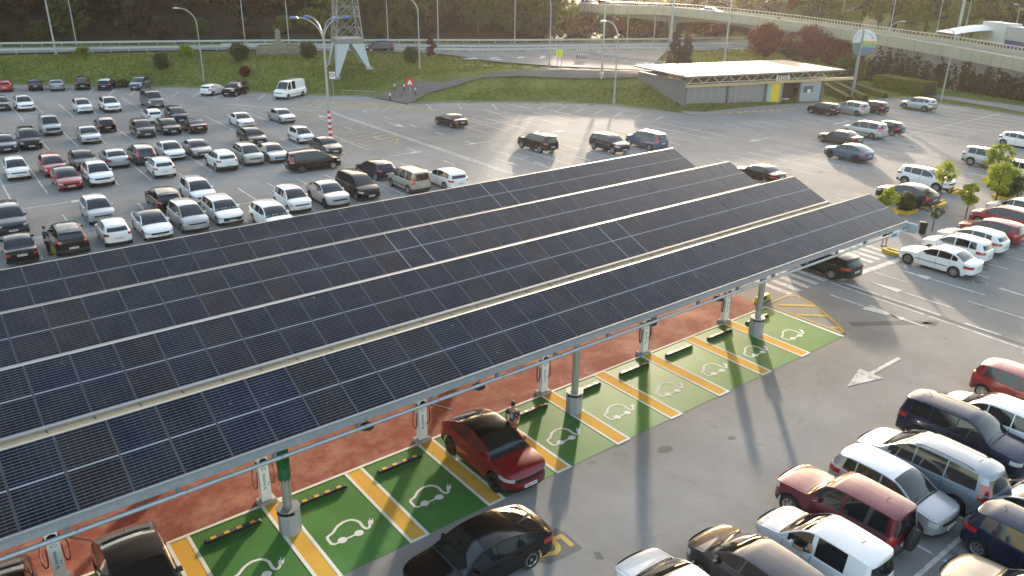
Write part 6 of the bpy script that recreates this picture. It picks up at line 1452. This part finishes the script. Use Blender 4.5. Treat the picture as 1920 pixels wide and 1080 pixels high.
hedge((109.87, 65.09), (103.72, 57.33), .9, .8, 'gold', 'low curved hedge row nearest the kiosk wall'); hedge((115.01, 67.74), (106.53, 56.58), .9, .8, 'gold', 'low hedge row second from the kiosk wall'); hedge((118.34, 69.13), (111.35, 56.25), .9, .8, 'gold', 'low hedge row running towards the parked dark hatchback'); hedge((128.11, 68.89), (125.74, 64.39), .8, .7, 'mid', 'short low hedge stub beside the lamp of the golden hedge')
# ivy over the retaining wall
R = random.Random(5); iv = MB(); Pw = off(P1, .22)[i_w-1:]; Zw = Z1_[i_w-1:]
for i in range(len(Pw)-1):
    a, c = Pw[i], Pw[i+1]; L_ = math.hypot(c[0]-a[0], c[1]-a[1]); dx, dy = (c[0]-a[0])/L_, (c[1]-a[1])/L_
    for _ in range(int(L_*6)):
        s = R.uniform(0, L_); zt = Zw[i]-.8; f_ = R.uniform(.55, 1.) if R.random() < .75 else R.uniform(.2, .6)
        x0, y0 = a[0]+dx*s, a[1]+dy*s; topz = zt*f_
        for k in range(30):
            z = R.uniform(0, max(topz, .5)); o_ = R.uniform(-.32, -.02)*(1.3-z/zt*.6); ss = R.uniform(-.35, .35)
            p = Vector((x0+dx*ss+dy*-o_, y0+dy*ss-dx*-o_, z)); n = Vector((dy+R.uniform(-.6, .6), -dx+R.uniform(-.6, .6), R.uniform(-.3, .7))).normalized(); q = n.cross(Vector((R.uniform(-1, 1), R.uniform(-1, 1), 1))).normalized(); b2 = n.cross(q); w_ = R.uniform(.12, .26)
            iv.add([p-q*w_, p-b2*w_*.8, p+q*w_, p+b2*w_*.8], [(0, 1, 2, 3)])
o = link('ivy', iv.mesh('ivy', LM['ivy'])); tag(o, 'dark ivy covering the retaining wall below the overpass', 'climbing plant', kind='stuff')
# wood behind the motorway: single trees along the edge ...
def polar(be, r): return (r*cos(radians(be)), r*sin(radians(be)))
R = random.Random(21); nT = 0
spots = []
be = 91.
while be > 49:
    D = mwfar(radians(be))+4
    for row, dr in enumerate((6, 13, 21, 30)):
        spots.append((be+R.uniform(-.8, .8)+row*.6, D+dr+R.uniform(-2.5, 2.5), row))
    be -= 2.3
WL = {'dark': 'dark evergreen', 'brown': 'brownish bare looking', 'mid': 'mid green', 'bright': 'bright yellow green', 'red': 'reddish'}
for be, r, row in spots:
    pxx = 960+1473*math.tan(radians(51.64-be))
    if pxx < 560: mat = R.choice(['dark', 'dark', 'dark', 'brown'] if row else ['dark', 'brown', 'dark', 'mid'])
    elif pxx < 860: mat = R.choice(['mid', 'brown', 'mid', 'mid', 'bright'])
    elif pxx < 1010: mat = R.choice(['brown', 'mid', 'mid'])
    else: mat = R.choice(['bright', 'mid', 'mid'])
    kind = R.choice(['big1', 'big2', 'big3', 'big4']); x, y = polar(be, r)
    if row == 0 and R.random() < .45: kind = 'scrub'; mat = R.choice(['mid', 'brown', 'bright']) if pxx < 700 else mat
    hor = 'left of the pylon' if pxx < 600 else ('behind the pylon' if pxx < 720 else ('right of the pylon' if pxx < 960 else 'above the slip road'))
    tree(kind, mat, x, y, '%s %s %s in the wood %s' % (WL[mat], {'big1': 'spreading', 'big2': 'compact', 'big3': 'tall', 'big4': 'broad low', 'scrub': 'small'}[kind], 'bush' if kind == 'scrub' else 'tree', hor), 'shrub' if kind == 'scrub' else 'tree', '%s trees and bushes of one kind in the wood %s, %s ones' % (WL[mat], hor, {'big1': 'spreading', 'big2': 'compact', 'big3': 'tall', 'big4': 'broad low', 'scrub': 'small'}[kind]), sc=R.uniform(.85, 1.25), name='wood_tree' if kind != 'scrub' else 'shrub')
# ... and one mass further up the hill
mass = MB(); R = random.Random(9)
for _ in range(640):
    be = R.uniform(66, 96) if _ < 320 else R.uniform(49, 66); r = mwfar(radians(be))+R.uniform(14, 110); x, y = polar(be, r); z = H(x, y); hh = R.uniform(9, 15); cw = R.uniform(6, 9)
    cs = [(x+R.uniform(-1, 1)*cw/2.4, y+R.uniform(-1, 1)*cw/2.4, z+hh*R.uniform(.1, 1), cw*.24) for _ in range(10)]; leaves(mass, cs, 26, .6, .6, R)
    mass.tube([(x, y, z-1), (x, y, z+hh*.7)], [.25, .08], 4)
    if _ == 319: m1 = mass; mass = MB()
o = link('woodland', m1.mesh('woodland', LM['dark'])); tag(o, 'dark wooded hillside behind the motorway at the left', 'wood', kind='stuff')
o = link('woodland', mass.mesh('woodland', LM['mid'])); tag(o, 'green wooded hillside behind the motorway at the middle', 'wood', kind='stuff')
# trees beyond the overpass
R = random.Random(33); i = 0
for (px_, dist, kind, mat, sc) in [(1190,215,'scrub','brown',1.5),(1225,230,'scrub','bright',1.6),(1262,222,'big2','mid',.5),(1300,240,'big2','brown',.6),(1345,236,'big4','bright',.9),(1392,242,'big1','mid',.9),(1430,250,'big2','red',.8),(1470,246,'big1','mid',.95),(1510,236,'big4','bright',.8),(1543,255,'poplar','brown',1.),(1572,250,'poplar','bright',1.),(1602,262,'poplar','mid',1.1),(1628,240,'big2','bright',.75),(1655,258,'poplar','bright',1.),(1682,250,'poplar','mid',1.),(1706,236,'big4','bright',.7),(1733,262,'poplar','bright',1.1),(1762,248,'poplar','mid',1.),(1790,256,'poplar','bright',1.15),(1822,250,'big1','mid',.8),(1850,262,'big2','bright',.9),(1878,236,'big4','brown',.8),(1905,250,'big1','bright',1.),(1935,244,'big2','mid',1.),(1480,285,'big1','bright',1.1),(1560,300,'big3','mid',1.1),(1640,300,'big1','bright',1.1),(1720,310,'big3','mid',1.2),(1800,300,'big1','bright',1.2),(1890,300,'big3','mid',1.2),(1420,300,'big3','brown',1.6),(1350,310,'big1','bright',1.5),(1385,305,'big3','mid',1.6),(1455,310,'big3','mid',1.6),(1490,300,'big3','brown',1.6),(1525,315,'big1','mid',1.6),(1600,310,'big3','mid',1.6),(1680,315,'big1','mid',1.6),(1330,330,'big3','mid',1.5),(1290,290,'big3','brown',.7),(1230,290,'big1','mid',.55),(1150,280,'big4','brown',.6),(1960,290,'big1','mid',1.1)]:
    be = 51.64-math.degrees(math.atan((px_-960)/1473/cos(radians(18)))); x, y = polar(be, dist)
    if 1380 < px_ < 1780 and dist < 265: sc *= 1.3
    where = 'behind the white car on the overpass' if px_ < 1400 else ('beyond the overpass left of the round sign' if px_ < 1620 else ('beyond the overpass above the ivy wall' if px_ < 1800 else 'behind the lorries'))
    tree(kind, mat, x, y, '%s %s %s' % (WL[mat], 'poplar' if kind == 'poplar' else {'scrub': 'low bush like tree', 'big1': 'spreading tree', 'big2': 'compact tree', 'big3': 'tall tree', 'big4': 'broad low tree'}[kind], where), 'tree', '%s %s trees %s' % (WL[mat], {'scrub': 'low bushy', 'poplar': 'poplar', 'big1': 'spreading', 'big2': 'compact', 'big3': 'tall', 'big4': 'broad low'}[kind], where), sc=sc, name='poplar' if kind == 'poplar' else 'tree')
mass = MB()
for _ in range(300):
    be = R.uniform(12, 46); r = R.uniform(330, 460); x, y = polar(be, r); z = H(x, y); hh = R.uniform(9, 15); cw = R.uniform(7, 10)
    cs = [(x+R.uniform(-1, 1)*cw/2.4, y+R.uniform(-1, 1)*cw/2.4, z+hh*R.uniform(.25, 1), cw*.26) for _ in range(8)]; leaves(mass, cs, 20, .9, .6, R)
o = link('far_wood', mass.mesh('far_wood', LM['mid'])); tag(o, 'green wood in the far distance beyond the overpass', 'wood', kind='stuff')
for q, (px_, dr, mat, sc) in enumerate([(1165, 12, 'brown', 1.5), (1185, 20, 'mid', 1.7), (1205, 12, 'brown', 1.6), (1222, 22, 'red', 1.8), (1238, 14, 'brown', 1.5), (1262, 24, 'brown', 1.8), (1285, 16, 'red', 1.7), (1300, 28, 'brown', 1.9), (1322, 18, 'brown', 1.6), (1345, 26, 'mid', 1.8), (1365, 18, 'brown', 1.6), (1390, 28, 'brown', 1.9), (1410, 20, 'mid', 1.6), (1440, 30, 'mid', 1.8), (1465, 24, 'brown', 1.7), (1500, 30, 'mid', 1.8)]):
    be = 51.64-math.degrees(math.atan((px_-960)/1473/.95)); x, y = polar(be, mwfar(radians(be))+dr)
    tree('scrub', mat, x, y, '%s %s bush behind the overpass piers' % (WL[mat], 'large' if sc > 1.65 else 'medium'), 'shrub', '%s %s bushes behind the overpass piers' % (WL[mat], 'large' if sc > 1.65 else 'medium'), sc=sc)
# rough verge growth below the wood: scrub on the bank under the overpass start
for q, (px_, py_, mat, sc) in enumerate([(1000,66,'brown',1.2),(1045,70,'brown',1.3),(1085,66,'brown',1.5),(1110,70,'brown',1.4),(1140,60,'red',1.5),(1160,68,'brown',1.),(1060,40,'bright',1.8)]):
    x, y = (49.80, 430.42) if False else (lambda b_, r_: polar(b_, r_))(51.64-math.degrees(math.atan((px_-960)/1473/.95)), mwfar(radians(51.64-math.degrees(math.atan((px_-960)/1473/.95))))+6+q*2)
    tree('scrub', mat, x, y, ['rounded brown bush', 'broad brown bush', 'large russet bush', 'dense brown bush', 'reddish bush near the overpass end', 'low brown bush near the first pier', 'tall bright green bush'][q]+' on the verge behind the slip road', 'shrub', 'bushes on the verge behind the slip road', sc=sc)

# ------------------------------------------------------------------ people
skin = flat('skin', (.42, .24, .16), .6); hairm = flat('hair_dark', (.02, .014, .01), .7); shoe = flat('shoe', (.03, .03, .03), .6)
def skinned(name, nodes, edges, mat, parent, sub=2):
    me = bpy.data.meshes.new(name); me.from_pydata([n[0] for n in nodes], edges, []); me.materials.append(mat); o = link(name, me, parent)
    md = o.modifiers.new('skin', 'SKIN'); md.use_smooth_shade = True
    sv = me.skin_vertices[0].data if me.skin_vertices else None
    if sv is None: me.attributes; 
    for i, n in enumerate(nodes): sv[i].radius = (n[1], n[2] if len(n) > 2 else n[1])
    sv[0].use_root = True
    sb = o.modifiers.new('sub', 'SUBSURF'); sb.levels = sub; sb.render_levels = sub
    dg = bpy.context.evaluated_depsgraph_get(); m2 = bpy.data.meshes.new_from_object(o.evaluated_get(dg)); o.modifiers.clear(); o.data = m2; m2.name = name
    return o
def person(x, y, rz, lab, shirt, legs, h=1.76, pose='stand', shorts=False, z=0., bare=True):
    k = h/1.76; t = thing('person', lab, 'person', (x, y, z), rz); S = lambda p: (p[0]*k, p[1]*k, p[2]*k)
    arms = {'stand': {1: [(0, .20, 1.42), (.02, .27, 1.15), (.20, .20, 1.02)], -1: [(0, -.20, 1.42), (.03, -.27, 1.15), (.22, -.16, 1.05)]}, 'reach': {1: [(0, .20, 1.42), (.12, .26, 1.18), (.34, .18, 1.22)], -1: [(0, -.20, 1.42), (.0, -.26, 1.13), (.04, -.27, .88)]}}[pose]
    N = [(S((0, 0, .95)), .15, .12), (S((0, 0, 1.10)), .14, .11), (S((.0, 0, 1.28)), .17, .12), (S((0, 0, 1.42)), .13, .10), (S((0, 0, 1.52)), .055), (S((.01, 0, 1.60)), .075, .07), (S((.015, 0, 1.69)), .082, .075)]; E = [(i, i+1) for i in range(6)]
    for s in (1, -1):
        i0 = len(N); N += [(S(arms[s][0]), .062), (S(arms[s][1]), .047), (S(arms[s][2]), .030)]; E += [(3, i0), (i0, i0+1), (i0+1, i0+2)]
        w_ = arms[s][2]; e_ = arms[s][1]; d = (Vector(w_)-Vector(e_)).normalized(); p = Vector(w_)+d*.06; N += [(S(p), .028, .02)]; E += [(i0+2, i0+3)]
        i1 = len(N); N += [(S((0, s*.10, .88)), .10), (S((.03, s*.11, .50)), .062), (S((-.01, s*.11, .10)), .038), (S((.13, s*.12, .04)), .035)]; E += [(0, i1), (i1, i1+1), (i1+1, i1+2), (i1+2, i1+3)]
    body = skinned('body', N, E, skin, t, 2)
    # fingers
    for s in (1, -1):
        w_ = Vector(arms[s][2]); e_ = Vector(arms[s][1]); d = (w_-e_).normalized(); side = d.cross(Vector((0, 0, 1))).normalized(); b = MB()
        for q in range(4):
            o_ = side*(q-1.5)*.02; p0 = w_+d*.08+o_; p1 = p0+d*(.045+.006*(q in (1, 2)))+Vector((0, 0, -.008)); p2 = p1+d*.025+Vector((0, 0, -.02)); b.tube([S(p0), S(p1), S(p2)], [.009, .008, .006], 5)
        p0 = w_+d*.04+side*.03; b.tube([S(p0), S(p0+side*.025+d*.03), S(p0+side*.03+d*.055)], [.010, .009, .007], 5)
        link('fingers', b.mesh('fingers', skin, True), t)
    # shirt
    NS = [(S((0, 0, .93)), .165, .135), (S((0, 0, 1.12)), .16, .13), (S((0, 0, 1.29)), .19, .14), (S((0, 0, 1.44)), .13, .10)]; ES = [(0, 1), (1, 2), (2, 3)]
    for s in (1, -1):
        a = Vector(arms[s][0]); b_ = Vector(arms[s][1]); i0 = len(NS); NS += [(S(a), .082), (S(a.lerp(b_, .75)), .066)]; ES += [(3, i0), (i0, i0+1)]
    skinned('shirt', NS, ES, shirt, t, 2)
    NL = [(S((0, 0, .92)), .165, .135)]; EL = []
    zk = .50 if shorts else .12
    for s in (1, -1):
        i0 = len(NL); NL += [(S((0, s*.10, .82)), .115), (S((.02, s*.11, .56)), .085)]; EL += [(0, i0), (i0, i0+1)]
        if not shorts: NL += [(S((.0, s*.11, .14)), .06)]; EL += [(i0+1, i0+2)]
    skinned('shorts' if shorts else 'trousers', NL, EL, legs, t, 1)
    for s in (1, -1): b = MB(); b.box(S((.06, s*.115, .045)), (.27*k, .10*k, .09*k), taper=.75); link('shoe', b.mesh('shoe', shoe), t)
    b = MB(); b.lathe([(0, .115), (.05, .105), (.085, .06), (.095, .0), (.085, -.05), (.0, -.05)], 14); b.v = [(x_*1.0-.018+.012, y_*.92, z_+1.70*k) for x_, y_, z_ in b.v]; link('hair', b.mesh('hair', hairm, True), t)
    b = MB(); b.box(S((.095, 0, 1.655)), (.03, .022, .045), taper=.6); link('nose', b.mesh('nose', skin), t)
    for s in (1, -1):
        b = MB(); b.box(S((.083, s*.03, 1.69)), (.012, .022, .010)); link('eye', b.mesh('eye', hairm), t)
        b = MB(); b.box(S((.01, s*.082, 1.665)), (.04, .018, .06), taper=.7); link('ear', b.mesh('ear', skin), t)
    b = MB(); b.box(S((.083, 0, 1.615)), (.012, .045, .010)); link('mouth', b.mesh('mouth', flat('lips', (.25, .09, .07), .6)), t)
    return t
x, y = (15.75, 19.74); pr = person(x, y, radians(-150), 'man in a dark shirt with a pale print standing beside the red crossover', flat('shirt_navy', (.035, .045, .075), .8), flat('khaki', (.32, .24, .13), .8), 1.7, 'stand', True)
b = MB(); b.box((.155, 0, 1.22), (.012, .17, .2), taper=.6); link('shirt_print', b.mesh('shirt_print', flat('print_pale', (.42, .44, .48), .8)), pr)
x, y = (5.76, 52.64); person(x, y, radians(10), 'man in dark navy clothes leaning to the black crossover door', flat('shirt_dark_navy', (.02, .03, .06), .8), flat('trousers_dark', (.018, .022, .035), .8), 1.8, 'reach')
x, y = (6.09, 52.75); t = thing('shopping_bag', 'yellow and purple shopping bag held at the side of the man in navy', 'bag', (x, y, 0)); b = MB(); b.box((0, 0, .24), (.34, .22, .44), taper=.8); link('bag_body', b.mesh('bag_body', flat('bag_yellow', (.50, .40, .04), .5)), t); b = MB(); b.tube([(-.1, 0, .44), (-.06, 0, .62), (.06, 0, .62), (.1, 0, .44)], .015, 5); link('handle', b.mesh('handle', flat('bag_purple', (.10, .06, .15), .5)), t)
x, y = (49.30, 23.16); person(x, y, radians(200), 'person in a pale blue top and dark shorts walking behind the roof corner', flat('top_blue', (.10, .25, .42), .8), flat('shorts_dark', (.03, .035, .05), .8), 1.72, 'stand', True)
# driver's arm in the small white van
kg = [r for r in CARS if 'driver resting' in r['label']][0]; kz = Shape(TY['kangoo']); M_ = kg.matrix_basis
u0 = 1.8; p = kz.side(kz.au(u0), 1.02); e = M_ @ Vector((p.x, p.y+.06, 1.03)); t = thing('person', 'driver in the small white van with a bare forearm on the window sill', 'person', (e.x, e.y, 0), kg.rotation_euler[2])
skinned('body', [((-.28, -.14, 1.02), .10, .08), ((-.22, -.10, 1.18), .08, .07), ((-.22, -.12, 1.34), .085, .08), ((-.12, -.03, 1.10), .055), ((.02, .03, 1.04), .048), ((.18, .015, 1.05), .036), ((.27, .0, 1.05), .034, .024)], [(0, 1), (1, 2), (1, 3), (3, 4), (4, 5), (5, 6)], skin, t, 2)
b = MB()
for q in range(4): b.tube([(.29, (q-1.5)*.02, 1.05), (.335, (q-1.5)*.021, 1.045), (.355, (q-1.5)*.021, 1.02)], [.010, .009, .007], 5)
b.tube([(.27, -.03, 1.06), (.30, -.05, 1.06), (.325, -.05, 1.05)], [.010, .009, .007], 5); link('fingers', b.mesh('fingers', skin, True), t)
skinned('sleeve', [((-.26, -.12, 1.10), .10, .09), ((-.12, -.03, 1.10), .068), ((-.05, .0, 1.07), .06)], [(0, 1), (1, 2)], flat('sleeve_dark', (.03, .03, .04), .8), t, 2)

# loose grass clumps on the banks
gm = MB(); R = random.Random(77); cnt = 0
while cnt < 26000:
    be = radians(R.uniform(28, 93)); r = R.uniform(75, 165); x, y = r*cos(be), r*sin(be)
    if r > mwfar(be)-14 or inside((x, y), KPOLY): continue
    if any(segd((x, y), PTH_A[i], PTH_A[i+1]) < 2.6 or segd((x, y), PTH_B[i], PTH_B[i+1]) < 2.6 for i in range(5)) or inside((x, y), SL_A+SL_B[::-1]) or min(segd((x, y), SL_B[i], SL_B[i+1]) for i in range(3)) < .6: cnt += 1; continue
    z = H(x, y)
    if z < .15 or z > 3.3: cnt += .3; continue
    a = R.uniform(0, pi); hh = R.uniform(.10, .30); w_ = R.uniform(.05, .16); dx, dy = cos(a)*w_, sin(a)*w_; lx, ly = R.uniform(-.1, .1), R.uniform(-.1, .1)
    gm.add([(x-dx, y-dy, z-.08), (x+dx, y+dy, z-.08), (x+dx*.6+lx, y+dy*.6+ly, z+hh), (x-dx*.6+lx, y-dy*.6+ly, z+hh*.8)], [(0, 1, 2, 3)]); cnt += 1
o = link('bank_grass', gm.mesh('bank_grass', leafmat('grass_blades', (.075, .10, .022), (.27, .27, .08), .45))); tag(o, 'rough green grass growing on the banks round the car park', 'grass', kind='stuff')


# ------------------------------------------------------------------ air
hm = bpy.data.materials.new('haze_air'); hm.use_nodes = True; n = hm.node_tree.nodes; l = hm.node_tree.links
for q in list(n):
    if q.type != 'OUTPUT_MATERIAL': n.remove(q)
v = n.new('ShaderNodeVolumePrincipled'); v.inputs['Density'].default_value = .00010; v.inputs['Anisotropy'].default_value = .6; v.inputs['Color'].default_value = (1, .93, .90, 1)
l.new(v.outputs[0], n['Material Output'].inputs['Volume'])
b = MB(); b.box((140, 140, 39), (760, 760, 82)); tag(link('haze', b.mesh('haze', hm)), kind='stuff')
